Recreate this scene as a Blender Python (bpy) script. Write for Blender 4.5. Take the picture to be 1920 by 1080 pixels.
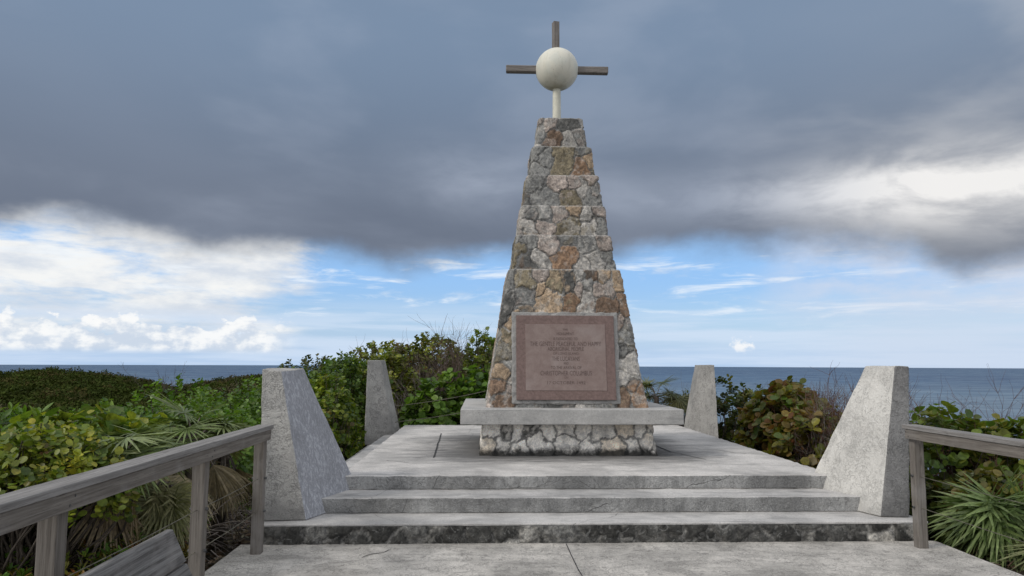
import bpy, bmesh, math, random
import numpy as np
from mathutils import Vector, Matrix

for o in list(bpy.data.objects):
    bpy.data.objects.remove(o)
S = bpy.context.scene
COL = S.collection
rad = math.radians

# ------------------------------------------------------------------ camera
F_PX = 1387.0
yaw, pitch, roll = rad(2.2), math.atan(142 / F_PX), math.atan(7 / 1920)
fw = Vector((math.sin(yaw) * math.cos(pitch), math.cos(yaw) * math.cos(pitch), math.sin(pitch)))
r0 = Vector((math.cos(yaw), -math.sin(yaw), 0))
u0 = r0.cross(fw)
rt = r0 * math.cos(roll) + u0 * math.sin(roll)
upv = u0 * math.cos(roll) - r0 * math.sin(roll)
cd = bpy.data.cameras.new('camera')
cam = bpy.data.objects.new('camera', cd)
COL.objects.link(cam)
m = Matrix((rt, upv, -fw)).transposed().to_4x4()
m.translation = Vector((0, 0, 1.7))
cam.matrix_world = m
cd.sensor_width = 36
cd.lens = 36 * F_PX / 1920
cd.clip_start = 0.05
cd.clip_end = 40000
S.camera = cam

# ------------------------------------------------------------------ exposure, sun
S.view_settings.view_transform = 'Standard'
S.view_settings.look = 'None'
S.view_settings.gamma = 1
S.view_settings.use_curve_mapping = False
S.view_settings.exposure = 0.14
S.cycles.max_bounces = 6
S.cycles.transparent_max_bounces = 8
S.cycles.use_denoising = True

SUN_AZ, SUN_EL = rad(-112), rad(38)          # from the left, a little behind the camera
sd = bpy.data.lights.new('sun', 'SUN')
sd.energy = 1.5
sd.angle = rad(14)
sd.color = (1.0, 0.95, 0.87)
sun = bpy.data.objects.new('sun', sd)
COL.objects.link(sun)
sv = Vector((math.sin(SUN_AZ) * math.cos(SUN_EL), math.cos(SUN_AZ) * math.cos(SUN_EL), math.sin(SUN_EL)))
sun.rotation_euler = (-sv).to_track_quat('-Z', 'Y').to_euler()
sun.location = (0, 0, 60)


# ------------------------------------------------------------------ node helpers
class E:
    """a small expression wrapper that writes Math nodes"""
    nt = None

    def __init__(s, v):
        s.v = v

    @staticmethod
    def math(op, *a):
        n = E.nt.nodes.new('ShaderNodeMath')
        n.operation = op
        for i, x in enumerate(a):
            x = x.v if isinstance(x, E) else x
            if isinstance(x, (int, float)):
                n.inputs[i].default_value = x
            else:
                E.nt.links.new(x, n.inputs[i])
        return E(n.outputs[0])

    def __add__(s, o): return E.math('ADD', s, o)
    def __radd__(s, o): return E.math('ADD', s, o)
    def __sub__(s, o): return E.math('SUBTRACT', s, o)
    def __rsub__(s, o): return E.math('SUBTRACT', o, s)
    def __mul__(s, o): return E.math('MULTIPLY', s, o)
    def __rmul__(s, o): return E.math('MULTIPLY', s, o)
    def __truediv__(s, o): return E.math('DIVIDE', s, o)


def ss(x, a, b, lo=0.0, hi=1.0):
    n = E.nt.nodes.new('ShaderNodeMapRange')
    n.interpolation_type = 'SMOOTHSTEP'
    n.clamp = True
    for k, val in ((0, x), (1, a), (2, b), (3, lo), (4, hi)):
        val = val.v if isinstance(val, E) else val
        if isinstance(val, (int, float)):
            n.inputs[k].default_value = val
        else:
            E.nt.links.new(val, n.inputs[k])
    return E(n.outputs[0])


def vec(x, y, z):
    n = E.nt.nodes.new('ShaderNodeCombineXYZ')
    for k, val in enumerate((x, y, z)):
        val = val.v if isinstance(val, E) else val
        if isinstance(val, (int, float)):
            n.inputs[k].default_value = val
        else:
            E.nt.links.new(val, n.inputs[k])
    return n.outputs[0]


def noise(v, scale=1.0, detail=4.0, rough=0.5, dist=0.0):
    n = E.nt.nodes.new('ShaderNodeTexNoise')
    n.inputs['Scale'].default_value = scale
    n.inputs['Detail'].default_value = detail
    n.inputs['Roughness'].default_value = rough
    n.inputs['Distortion'].default_value = dist
    if v is not None:
        E.nt.links.new(v, n.inputs['Vector'])
    return E(n.outputs[0])


def voro(v, scale=1.0, feature='F1', rnd=1.0):
    n = E.nt.nodes.new('ShaderNodeTexVoronoi')
    n.feature = feature
    n.inputs['Scale'].default_value = scale
    n.inputs['Randomness'].default_value = rnd
    if v is not None:
        E.nt.links.new(v, n.inputs['Vector'])
    return n


def mix(f, a, b, mode='MIX'):
    n = E.nt.nodes.new('ShaderNodeMix')
    n.data_type = 'RGBA'
    n.blend_type = mode
    for k, val in ((0, f), (6, a), (7, b)):
        val = val.v if isinstance(val, E) else val
        if isinstance(val, (int, float)):
            n.inputs[k].default_value = val
        elif isinstance(val, (tuple, list)):
            n.inputs[k].default_value = tuple(val) + ((1,) if len(val) == 3 else ())
        else:
            E.nt.links.new(val, n.inputs[k])
    return n.outputs[2]


def ramp(x, stops):
    n = E.nt.nodes.new('ShaderNodeValToRGB')
    E.nt.links.new(x.v if isinstance(x, E) else x, n.inputs[0])
    el = n.color_ramp.elements
    while len(el) < len(stops):
        el.new(0.5)
    for e, (p, c) in zip(el, stops):
        e.position = p
        e.color = tuple(c) + (1,)
    return n.outputs[0]


# ------------------------------------------------------------------ sky
W = bpy.data.worlds.new('World')
S.world = W
W.use_nodes = True
nt = W.node_tree
nt.nodes.clear()
E.nt = nt
tc = nt.nodes.new('ShaderNodeTexCoord')
sep = nt.nodes.new('ShaderNodeSeparateXYZ')
nt.links.new(tc.outputs['Generated'], sep.inputs[0])
dx, dy, dz = E(sep.outputs[0]), E(sep.outputs[1]), E(sep.outputs[2])
az = E.math('ARCTAN2', dx, dy) * 57.29578            # degrees, + to the right of the path axis
el = E.math('ARCSINE', dz) * 57.29578
sky = nt.nodes.new('ShaderNodeTexSky')
sky.sky_type = 'NISHITA'
sky.sun_disc = False
sky.sun_elevation = SUN_EL
sky.sun_rotation = SUN_AZ
sky.air_density = 1.0
sky.dust_density = 0.4
sky.ozone_density = 2.0
clear = mix(1.0, sky.outputs[0], (0.105, 0.105, 0.105), 'MULTIPLY')

# thin haze just over the sea
hz = ss(el, 0.0, 5.5, 0.75, 0.0)
base = mix(hz, clear, (0.43, 0.58, 0.82))
base = mix(ss(el, 1.0, 7.0, 0.30, 0.85), base, (0.275, 0.505, 0.86))

# streaky fair-weather cloud: big sheet on the left, wisps elsewhere
warp = noise(vec(az * 0.05, el * 0.12, 3.0), 1.0, 3.0)
st = noise(vec(az * 0.085 + warp * 0.9, el * 0.34 + warp * 1.2, 1.7), 1.0, 7.0, 0.62)
left = ss(az, -9.0, -19.0)
rightm = ss(az, 12.0, 26.0)
thr = 0.60 - left * 0.30 - rightm * 0.10 - left * ss(el, 4.5, 7.5) * 0.12
cm = ss(st, thr, thr + 0.22) * ss(el, 0.6, 3.0)
puff = noise(vec(az * 0.16, el * 0.42, 8.0), 1.0, 6.0, 0.6)
whitec = mix(ss(puff, 0.35, 0.62), (0.62, 0.66, 0.72), (0.88, 0.87, 0.84))
base = mix(cm * 0.92, base, whitec)
# wisps in the blue gap
wz = noise(vec(az * 0.13, el * 0.9, 21.0), 1.0, 6.0, 0.6, 0.4)
base = mix(ss(wz, 0.52, 0.70) * ss(el, 9.5, 7.5) * ss(el, 2.0, 4.0) * 0.75, base, (0.80, 0.85, 0.90))
# low veil on both sides under the gap
vl = noise(vec(az * 0.05, el * 0.8, 31.0), 1.0, 5.0, 0.6)
base = mix(ss(vl, 0.38, 0.62) * ss(el, 5.5, 2.5) * 0.7, base, (0.60, 0.70, 0.84))

# small cumulus along the horizon on the left, and one on the right
cb = noise(vec(az * 0.55, el * 0.85, 5.0), 1.0, 7.0, 0.58)
hgt = noise(vec(az * 0.33, 0.0, 11.0), 1.0, 3.0, 0.6)
top = 0.9 + hgt * 4.2
cu = ss(cb + (top - el) * 0.16, 0.52, 0.585) * ss(el, 0.5, 1.1) * ss(az, -13.5, -16.5) * ss(el, 4.2, 3.0)
cuc = mix(ss(cb, 0.42, 0.62), (0.56, 0.63, 0.73), (0.90, 0.90, 0.89))
base = mix(cu * 0.85, base, cuc)
ddx, ddy = az - 19.4, el - 1.35
r1 = E.math('SQRT', ddx * ddx + ddy * ddy * 1.6)
cb2 = noise(vec(az * 1.3, el * 1.6, 15.0), 1.0, 5.0, 0.6)
base = mix(ss(r1 + (cb2 - 0.5) * 2.6, 0.85, 0.25) * ss(el, 0.6, 1.3) * 0.85, base, (0.88, 0.88, 0.88))
rv = noise(vec(az * 0.10, el * 0.25, 41.0), 1.0, 5.0, 0.6)
base = mix(ss(rv, 0.34, 0.60) * ss(az, 18.0, 27.0) * ss(el, 2.0, 5.5) * 0.8, base, (0.60, 0.65, 0.76))
base = mix(ss(az, 20.0, 31.0) * ss(el, 9.0, 3.0) * 0.45, base, (0.55, 0.62, 0.74))

# dark cloud deck
den = dz + 0.10
px_, py_ = dx / den, dy / den
dk = noise(vec(px_ * 0.42, py_ * 0.30, 2.0), 1.0, 6.0, 0.52, 0.3)
dk2 = noise(vec(az * 0.055, el * 0.13, 9.0), 1.0, 5.0, 0.5, 0.2)
edge = noise(vec(az * 0.11, el * 0.16, 4.0), 1.0, 6.0, 0.55)
eb = 7.9 + ss(az, -13.0, -19.0) * 0.25 - ss(az, 30.5, 34.0) * 1.9 + ss(az, 5, -8) * ss(az, -18, -9) * -0.4
deck = ss(el - eb + (edge - 0.5) * 5.0, -0.9, 2.1)
light = ss(dk2, 0.46, 0.72) * 0.24
# brighter breaks: right side over the sea, and a soft patch left of the monument top
gx, gy = (az - 36.0) / 11.0, (el - 11.6) / 2.7
g1 = E.math('EXPONENT', (gx * gx + gy * gy) * -1.0)
gx, gy = (az + 1.5) / 5.0, (el - 14.5) / 2.6
g2 = E.math('EXPONENT', (gx * gx + gy * gy) * -1.0)
gx, gy = (az - 22.0) / 16.0, (el - 12.4) / 2.0
g3 = E.math('EXPONENT', (gx * gx + gy * gy) * -1.0)
brk = noise(vec(az * 0.12, el * 0.30, 12.0), 1.0, 6.0, 0.58, 0.3)
gl = (g1 * 1.15 + g2 * 0.50 + g3 * 0.62) * ss(brk, 0.30, 0.66, 0.42, 1.12)
tone = light + gl * 0.8 + ss(dk, 0.35, 0.7) * 0.10
darkc = mix(ss(el, 9.0, 26.0), (0.128, 0.155, 0.210), (0.180, 0.248, 0.355))
deckc = mix(E.math('MINIMUM', tone, 1.0), darkc, mix(ss(az, 15, 33), (0.40, 0.45, 0.55), (0.80, 0.79, 0.78)))
base = mix(deck, base, deckc)
# outside the view: brighter sky added overhead and behind to light the scene
ob = ss(el, 34.0, 62.0)
bb = ss(dy, 0.30, -0.25) * ss(el, 0.0, 6.0)
out = E.math('MAXIMUM', ob, bb)
base = mix(out, base, (0.84, 0.87, 0.92))
bg = nt.nodes.new('ShaderNodeBackground')
nt.links.new(base, bg.inputs[0])
bg.inputs[1].default_value = 1.0
wo = nt.nodes.new('ShaderNodeOutputWorld')
nt.links.new(bg.outputs[0], wo.inputs[0])

# ------------------------------------------------------------------ object helpers
def link(o, parent=None):
    COL.objects.link(o)
    if parent:
        o.parent = parent
    return o


def tag(o, label=None, cat=None, group=None, kind=None):
    if label: o['label'] = label
    if cat: o['category'] = cat
    if group: o['group'] = group
    if kind: o['kind'] = kind
    return o


def thing(name, label, cat, loc=(0, 0, 0), group=None):
    o = bpy.data.objects.new(name, None)
    o.empty_display_size = 0.2
    o.location = loc
    link(o)
    return tag(o, label, cat, group)


def mesh_np(name, V, faces_flat, sizes, mat, parent=None, col=None, smooth=False, offset=None):
    """fast mesh from arrays; world coordinates, parent at offset"""
    me = bpy.data.meshes.new(name)
    V = np.asarray(V, dtype=np.float32)
    if offset is not None:
        V = V - np.asarray(offset, dtype=np.float32)
    faces_flat = np.asarray(faces_flat, dtype=np.int32)
    sizes = np.asarray(sizes, dtype=np.int32)
    me.vertices.add(len(V))
    me.vertices.foreach_set('co', V.ravel())
    me.loops.add(len(faces_flat))
    me.loops.foreach_set('vertex_index', faces_flat)
    me.polygons.add(len(sizes))
    st_ = np.concatenate(([0], np.cumsum(sizes)[:-1])).astype(np.int32)
    me.polygons.foreach_set('loop_start', st_)
    me.polygons.foreach_set('loop_total', sizes)
    if smooth:
        me.polygons.foreach_set('use_smooth', np.ones(len(sizes), dtype=bool))
    me.update(calc_edges=True)
    if col is not None:
        a = me.attributes.new('Col', 'FLOAT_COLOR', 'POINT')
        c = np.ones((len(V), 4), dtype=np.float32)
        c[:, :3] = col
        a.data.foreach_set('color', c.ravel())
    if mat: me.materials.append(mat)
    return link(bpy.data.objects.new(name, me), parent)


def obj_bm(name, bm, mat, parent=None, offset=None, smooth=False):
    if offset is not None:
        bmesh.ops.translate(bm, verts=bm.verts, vec=-Vector(offset))
    bmesh.ops.recalc_face_normals(bm, faces=bm.faces)
    me = bpy.data.meshes.new(name)
    bm.to_mesh(me)
    bm.free()
    if smooth:
        me.polygons.foreach_set('use_smooth', np.ones(len(me.polygons), dtype=bool))
    for k in (mat if isinstance(mat, (list, tuple)) else [mat]):
        me.materials.append(k)
    return link(bpy.data.objects.new(name, me), parent)


def _h(i, j, s):
    n = np.sin(i * 127.1 + j * 311.7 + s * 74.7) * 43758.5453
    return n - np.floor(n)


def vnoise(x, y, s=0):
    i, j = np.floor(x), np.floor(y)
    a, b = x - i, y - j
    a, b = a * a * (3 - 2 * a), b * b * (3 - 2 * b)
    return ((_h(i, j, s) * (1 - a) + _h(i + 1, j, s) * a) * (1 - b) + (_h(i, j + 1, s) * (1 - a) + _h(i + 1, j + 1, s) * a) * b)


def fbm(x, y, s=0, o=4, g=0.5):
    t, w, n = 0, 1, 0
    for k in range(o):
        t = t + w * vnoise(x * 2 ** k, y * 2 ** k, s + k * 7)
        n += w
        w *= g
    return t / n


def hexa(pts, bevel=0.02, cuts=3, rough=0.004, seed=0, sc=6.0):
    """worn block from 4 bottom + 4 top corners (counter-clockwise): rounded edges on a clean grid"""
    P8 = np.array(pts, float)
    Lx = (np.linalg.norm(P8[1] - P8[0]) + np.linalg.norm(P8[5] - P8[4])) / 2
    Ly = (np.linalg.norm(P8[3] - P8[0]) + np.linalg.norm(P8[7] - P8[4])) / 2
    Lz = np.linalg.norm(P8[4:] - P8[:4], axis=1).mean()
    L = np.array([Lx, Ly, Lz])
    r = min(bevel, L.min() * .45)
    step = {0: 9.0, 1: .4, 2: .2, 3: .12, 4: .07, 5: .09, 6: .09}[cuts]

    def ticks(l):
        n = max(1, int(round((l - 2 * r) / max(step, l / 160))))
        core = np.linspace(r, l - r, n + 1)
        e = np.array([0, r * .4, r * .75]) if r > 0 else np.array([0.0])
        return np.unique(np.round(np.concatenate([e, core, l - e]), 6))
    tk = [ticks(l) for l in L]
    bm = bmesh.new()
    key = {}

    def vert(i, j, k):
        if (i, j, k) in key: return key[(i, j, k)]
        p = np.array([tk[0][i], tk[1][j], tk[2][k]])
        inner = np.clip(p, r, L - r)
        d = p - inner
        n_ = np.linalg.norm(d)
        if n_ > 1e-9: p = inner + d / n_ * r
        a, b_, c = p / L
        q = ((P8[0] * (1 - a) + P8[1] * a) * (1 - b_) + (P8[3] * (1 - a) + P8[2] * a) * b_) * (1 - c) + \
            ((P8[4] * (1 - a) + P8[5] * a) * (1 - b_) + (P8[7] * (1 - a) + P8[6] * a) * b_) * c
        v_ = bm.verts.new(q)
        key[(i, j, k)] = v_
        return v_
    N = [len(t) - 1 for t in tk]
    for ax in range(3):
        u, w = [q for q in range(3) if q != ax]
        for fix in (0, N[ax]):
            for a in range(N[u]):
                for b_ in range(N[w]):
                    c4 = []
                    for (da, db) in ((0, 0), (1, 0), (1, 1), (0, 1)):
                        ijk = [0, 0, 0]; ijk[ax] = fix; ijk[u] = a + da; ijk[w] = b_ + db
                        c4.append(vert(*ijk))
                    if len(set(c4)) == 4: bm.faces.new(c4)
    bmesh.ops.recalc_face_normals(bm, faces=bm.faces)
    if rough:
        bm.normal_update()
        co = np.array([q.co for q in bm.verts])
        d = (fbm(co[:, 0] * sc + co[:, 2] * sc * .7 + seed, co[:, 1] * sc + co[:, 2] * sc + 5, seed, 4, .6) - .5) * 2 * rough
        for q, k in zip(bm.verts, d):
            q.co += q.normal * float(k)
    return bm


def box(x0, x1, y0, y1, z0, z1, **k):
    return hexa([(x0, y0, z0), (x1, y0, z0), (x1, y1, z0), (x0, y1, z0), (x0, y0, z1), (x1, y0, z1), (x1, y1, z1), (x0, y1, z1)], **k)


def tubes(lines, sides=4):
    """lines: list of (points Nx3, radii N) -> verts, faces, sizes"""
    V, Fc = [], []
    off = 0
    ang = np.linspace(0, 2 * math.pi, sides, endpoint=False)
    for P, R_ in lines:
        P = np.asarray(P, float)
        n = len(P)
        T = np.gradient(P, axis=0)
        T /= np.linalg.norm(T, axis=1)[:, None] + 1e-9
        ref = np.array([0.31, 0.17, 0.93]) if abs(T[0, 2]) < .9 else np.array([1., 0.1, 0])
        A = np.cross(T, ref)
        A /= np.linalg.norm(A, axis=1)[:, None] + 1e-9
        Bv = np.cross(T, A)
        R_ = np.broadcast_to(np.asarray(R_, float), (n,))
        ring = P[:, None, :] + R_[:, None, None] * (np.cos(ang)[None, :, None] * A[:, None, :] + np.sin(ang)[None, :, None] * Bv[:, None, :])
        V.append(ring.reshape(-1, 3))
        i = np.arange(n - 1)[:, None] * sides
        j = np.arange(sides)[None, :]
        k = (j + 1) % sides
        q = np.stack([i + j, i + k, i + sides + k, i + sides + j], -1).reshape(-1, 4) + off
        Fc.append(q)
        off += n * sides
    V = np.concatenate(V)
    Fc = np.concatenate(Fc)
    return V, Fc.ravel(), np.full(len(Fc), 4)


# ------------------------------------------------------------------ materials
def mat(name):
    m_ = bpy.data.materials.new(name)
    m_.use_nodes = True
    E.nt = m_.node_tree
    b = m_.node_tree.nodes['Principled BSDF']
    return m_, b


def wpos():
    g = E.nt.nodes.new('ShaderNodeNewGeometry')
    return g.outputs['Position']


def split(v):
    s_ = E.nt.nodes.new('ShaderNodeSeparateXYZ')
    E.nt.links.new(v, s_.inputs[0])
    return E(s_.outputs[0]), E(s_.outputs[1]), E(s_.outputs[2])


def setc(b, c, rough=0.8, spec=0.3):
    E.nt.links.new(c, b.inputs['Base Color'])
    if isinstance(rough, (int, float)):
        b.inputs['Roughness'].default_value = rough
    else:
        E.nt.links.new(rough.v, b.inputs['Roughness'])
    b.inputs['Specular IOR Level'].default_value = spec


def bump(b, h, strength=0.3, dist=0.02):
    n = E.nt.nodes.new('ShaderNodeBump')
    n.inputs['Strength'].default_value = strength
    n.inputs['Distance'].default_value = dist
    E.nt.links.new(h.v if isinstance(h, E) else h, n.inputs['Height'])
    E.nt.links.new(n.outputs[0], b.inputs['Normal'])


def cracks(p, scale, width, warp_amt=0.35):
    """thin wandering lines, 1 on the crack"""
    nz = E.nt.nodes.new('ShaderNodeTexNoise')
    nz.inputs['Scale'].default_value = scale * 3.5
    nz.inputs['Detail'].default_value = 4
    E.nt.links.new(p, nz.inputs['Vector'])
    w = mix(warp_amt / scale * 0.5, p, nz.outputs['Color'], 'ADD')
    v = voro(w, scale, 'DISTANCE_TO_EDGE')
    return ss(E(v.outputs['Distance']), width * scale, 0.0)


def concrete(name, light=(.44, .425, .40), dark=(.17, .168, .165), stain=0.5, grain=1.0, crack=0.0, streak=None, worm=0.0, kind=None, speck=1.0):
    m_, b = mat(name)
    p = wpos()
    x, y, z = split(p)
    n1 = noise(p, 1.3, 6, .62, .4)
    n2 = noise(p, 9, 6, .65)
    n3 = noise(p, 55, 4, .7)
    sp = noise(p, 140, 2, .6)
    c = mix(ss(n1, .38, .66) * stain, light, dark)
    c = mix(ss(n2, .52, .72) * .45 * stain, c, dark)
    c = mix(ss(n3, .42, .62) * .42 * speck, c, tuple(k * .55 for k in light))
    c = mix(ss(sp, .58, .68) * .45 * speck, c, tuple(k * .35 for k in light))
    c = mix(ss(noise(p, 33, 4, .65, .8), .60, .70) * .35, c, tuple(min(.8, k * 1.35) for k in light))
    pit = ss(noise(p, 75, 3, .6, .5), .60, .68) * ss(noise(p, 2.6, 4, .6), .44, .60)
    c = mix(pit * .6, c, tuple(k * .45 for k in dark))
    h = n2 * .5 + n3 * .5 * grain + sp * .25 - pit * .5
    if streak == 'x':
        s1 = noise(vec(x * 1.2, y * 7, z * 8), 1.0, 6, .65, .6)
        c = mix(ss(s1, .50, .70) * .55, c, dark)
    if streak == 'z':
        s1 = noise(vec(x * 16, y * 16, z * 1.6), 1.0, 5, .6, .3)
        c = mix(ss(s1, .48, .72) * .5, c, tuple(k * .5 for k in light))
    if worm:
        wn = noise(p, 8.5, 3, .55, 1.9)
        k1 = E.math('ABSOLUTE', wn - .5)
        ln = ss(k1, .032, 0.008) * ss(noise(p, 5.1, 3), .42, .52)
        wn2 = noise(p, 21, 3, .55, 1.6)
        ln = E.math('MAXIMUM', ln, ss(E.math('ABSOLUTE', wn2 - .5), .034, 0.006) * ss(noise(p, 4.1, 3), .46, .56) * .8)
        c = mix(ln * worm, c, tuple(k * .6 for k in dark))
        # rain streaks and grime creeping up from the foot
        x_, y_, z_ = split(p)
        dr = noise(vec(x_ * 9, y_ * 9, z_ * .9), 1.0, 5, .6, .3)
        c = mix(ss(dr, .52, .70) * .40, c, dark)
        gm = noise(vec(x_ * 4, y_ * 4, z_ * 4), 1.0, 5, .65)
        c = mix(ss(z_ + (gm - .5) * .5, .42, .16) * .5, c, tuple(k * .7 for k in dark)) if speck < 1 else c
        h = h + noise(p, 24, 4, .6, 1.2) * 1.5 - ln * .9
    if crack:
        ck = cracks(p, crack, .0035)
        ck = ck * ss(noise(p, .8, 2), .42, .5)
        c = mix(ck * .85, c, (.03, .03, .03))
        h = h - ck * .8
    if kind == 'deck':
        # weathering stain left of the plinth; the darkening is carried all round its foot
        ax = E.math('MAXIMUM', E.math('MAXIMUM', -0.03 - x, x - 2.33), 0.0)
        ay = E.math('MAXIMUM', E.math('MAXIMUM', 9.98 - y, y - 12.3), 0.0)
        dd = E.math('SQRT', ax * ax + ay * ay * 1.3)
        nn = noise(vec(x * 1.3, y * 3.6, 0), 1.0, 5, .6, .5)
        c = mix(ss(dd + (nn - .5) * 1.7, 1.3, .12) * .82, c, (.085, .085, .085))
    setc(b, c, .85, .25)
    bump(b, h, .55, .012 * grain)
    return m_


M = {}
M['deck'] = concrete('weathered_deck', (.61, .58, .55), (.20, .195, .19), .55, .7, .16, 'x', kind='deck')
M['tread'] = concrete('grey_tread', (.55, .53, .51), (.17, .168, .168), .6, .9, .45, 'x')
M['path'] = concrete('path_concrete', (.60, .565, .52), (.22, .21, .195), .6, 1.6, .0, 'x', .55)
M['slab'] = concrete('slab_concrete', (.50, .485, .465), (.21, .21, .205), .5, .7, 0, 'x')
M['stucco'] = concrete('stucco', (.44, .425, .40), (.20, .195, .19), .55, 1.6, 0, None, .55, speck=.5)
M['creamstucco'] = concrete('cream_stucco', (.66, .64, .60), (.38, .37, .35), .40, 1.6, 0, None, .38, speck=.4)  # lit stucco copy: sunlight on the inner face put into its colour
M['darkstucco'] = concrete('dark_stucco', (.245, .24, .236), (.115, .113, .112), .7, 1.6, 0, None, .4, speck=.8)  # darker copy for the front face: shade and weathering put into its colour
M['joint'], b = mat('joint_groove')
b.inputs['Base Color'].default_value = (.03, .03, .03, 1)
b.inputs['Roughness'].default_value = .95


def bluestucco():
    m_, b = mat('blue_stucco')
    p = wpos()
    x, y, z = split(p)
    st_ = noise(vec(x * 40, y * 34, z * 13), 1.0, 6, .72, .8)
    n2 = noise(p, 2.2, 5, .6)
    c = mix(ss(st_, .44, .66), (.27, .276, .30), (.465, .475, .515))
    c = mix(ss(n2, .45, .7) * .5, c, (.20, .205, .22))
    wn = noise(p, 19, 3, .55, 1.6)
    ln = ss(E.math('ABSOLUTE', wn - .5), .025, 0.0)
    c = mix(ln * .35, c, (.12, .125, .14))
    setc(b, c, .8, .25)
    bump(b, st_ + noise(p, 60, 3, .6) * .6 + wn * .6, .6, .016)
    return m_


M['bluestucco'] = bluestucco()  # streaky bluish stucco for one pillar's inner face


def stone_mat(name, lichen=0.0, zlo=0.0, lo=.62, vein=.8):
    m_, b = mat(name)
    at = E.nt.nodes.new('ShaderNodeAttribute')
    at.attribute_name = 'Col'
    p = wpos()
    x, y, z = split(p)
    n1 = noise(p, 14, 7, .68, 1.0)
    n2 = noise(p, 42, 6, .7, .6)
    n3 = noise(p, 5, 4, .6, .5)
    c = at.outputs['Color']
    c = mix(1.0, c, mix(ss(n1, .30, .70), (lo, lo, lo * 1.03), (1.38, 1.34, 1.30)), 'MULTIPLY')
    c = mix(1.0, c, mix(ss(n2, .30, .70), (.80, .80, .80), (1.18, 1.18, 1.16)), 'MULTIPLY')
    # veins and grey lichen
    wn = noise(p, 9, 4, .6, 2.2)
    ln = ss(E.math('ABSOLUTE', wn - .5), .022, 0.0)
    c = mix(ln * .6 * vein, c, (.05, .048, .045))
    wn2 = noise(p, 24, 4, .6, 1.8)
    c = mix(ss(E.math('ABSOLUTE', wn2 - .5), .020, 0.0) * .35 * vein, c, (.06, .058, .055))
    pl_ = ss(noise(p, 11, 5, .65, 1.5), .56, .68)
    c = mix(pl_ * .35, c, (.38, .375, .36))
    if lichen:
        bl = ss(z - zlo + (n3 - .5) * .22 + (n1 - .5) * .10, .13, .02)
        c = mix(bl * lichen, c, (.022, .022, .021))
    setc(b, c, .88, .22)
    bump(b, n1 * .8 + n2 * .4 - ln * .3, .6, .03)
    return m_


M['stone'] = stone_mat('rubble_stone')
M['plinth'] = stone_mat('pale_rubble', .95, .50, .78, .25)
M['riserstone'] = stone_mat('dark_riser_stone', 0, 0, .35, .6)


def wood(name, axis, c0=(.208, .187, .165), c1=(.113, .099, .086)):
    m_, b = mat(name)
    tcn = E.nt.nodes.new('ShaderNodeTexCoord')
    x, y, z = split(tcn.outputs['Object'])
    s_ = {'x': (1.6, 55, 55), 'y': (55, 1.6, 55), 'z': (55, 55, 1.6)}[axis]
    v = vec(x * s_[0], y * s_[1], z * s_[2])
    g = noise(v, 1.0, 6, .65, .5)
    v2 = vec(x * s_[0] * 3, y * s_[1] * 3.2, z * s_[2] * 3.2)
    g2 = noise(v2, 1.0, 4, .6, .2)
    n = noise(wpos(), 2.3, 5, .6)
    c = mix(ss(g, .34, .68), c1, c0)
    c = mix(ss(g2, .56, .70) * .6, c, (.05, .045, .042))
    c = mix(ss(n, .50, .70) * .5, c, tuple(k * 1.05 for k in (.24, .225, .215)))
    kn = voro(vec(x * (2.2 if axis == 'x' else 11), y * (2.2 if axis == 'y' else 11), z * (2.2 if axis == 'z' else 11)), 1.0, 'F1')
    c = mix(ss(E(kn.outputs['Distance']), .16, .06) * .55, c, (.055, .046, .04))
    setc(b, c, .82, .25)
    bump(b, g + g2 * .7, .6, .006)
    return m_


WOOD = {a: wood('weathered_wood_' + a, a) for a in 'xyz'}
WOODTOP = wood('bleached_wood', 'y', (.275, .262, .25), (.16, .15, .142))
WOODDK = wood('damp_wood', 'z', (.13, .115, .105), (.05, .045, .042))


def leaf_mat(name, trans=.3, rough=.42, spec=.35):
    m_, b = mat(name)
    at = E.nt.nodes.new('ShaderNodeAttribute')
    at.attribute_name = 'Col'
    p = wpos()
    n = noise(p, 30, 3, .6)
    c = mix(1.0, at.outputs['Color'], mix(ss(n, .3, .7), (.72, .72, .7), (1.22, 1.2, 1.1)), 'MULTIPLY')
    setc(b, c, rough, spec)
    tr = E.nt.nodes.new('ShaderNodeBsdfTranslucent')
    E.nt.links.new(mix(1.0, c, (1.3, 1.4, .6), 'MULTIPLY'), tr.inputs[0])
    ms = E.nt.nodes.new('ShaderNodeMixShader')
    ms.inputs[0].default_value = trans
    E.nt.links.new(b.outputs[0], ms.inputs[1])
    E.nt.links.new(tr.outputs[0], ms.inputs[2])
    E.nt.links.new(ms.outputs[0], E.nt.nodes['Material Output'].inputs[0])
    return m_


M['leaf'] = leaf_mat('leaf', .34)
M['palmleaf'] = leaf_mat('palm_leaf', .2, .5)
M['scrubleaf'] = leaf_mat('scrub_leaf', .1, .9, .05)


def plain(name, c, rough=.8, spec=.3, sc=12, var=.5, axis=None):
    m_, b = mat(name)
    n = noise(wpos(), sc, 5, .65)
    setc(b, mix(ss(n, .3, .7), tuple(k * (1 - var) for k in c), tuple(min(1, k * (1 + var * .5)) for k in c)), rough, spec)
    bump(b, n, .3, .01)
    return m_


M['bark'] = plain('bark', (.10, .08, .065), .9)
M['twig'] = plain('bare_twig', (.15, .11, .09), .9)
M['redtwig'] = plain('red_twig', (.13, .065, .05), .9)
M['greytwig'] = plain('grey_twig', (.20, .17, .15), .9)
M['wire'] = plain('wire', (.13, .12, .09), .6)
M['metal'] = plain('bolt', (.12, .12, .12), .5)
M['paint'] = plain('old_white_paint', (.62, .60, .50), .55, .4, 7, .14)


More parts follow.
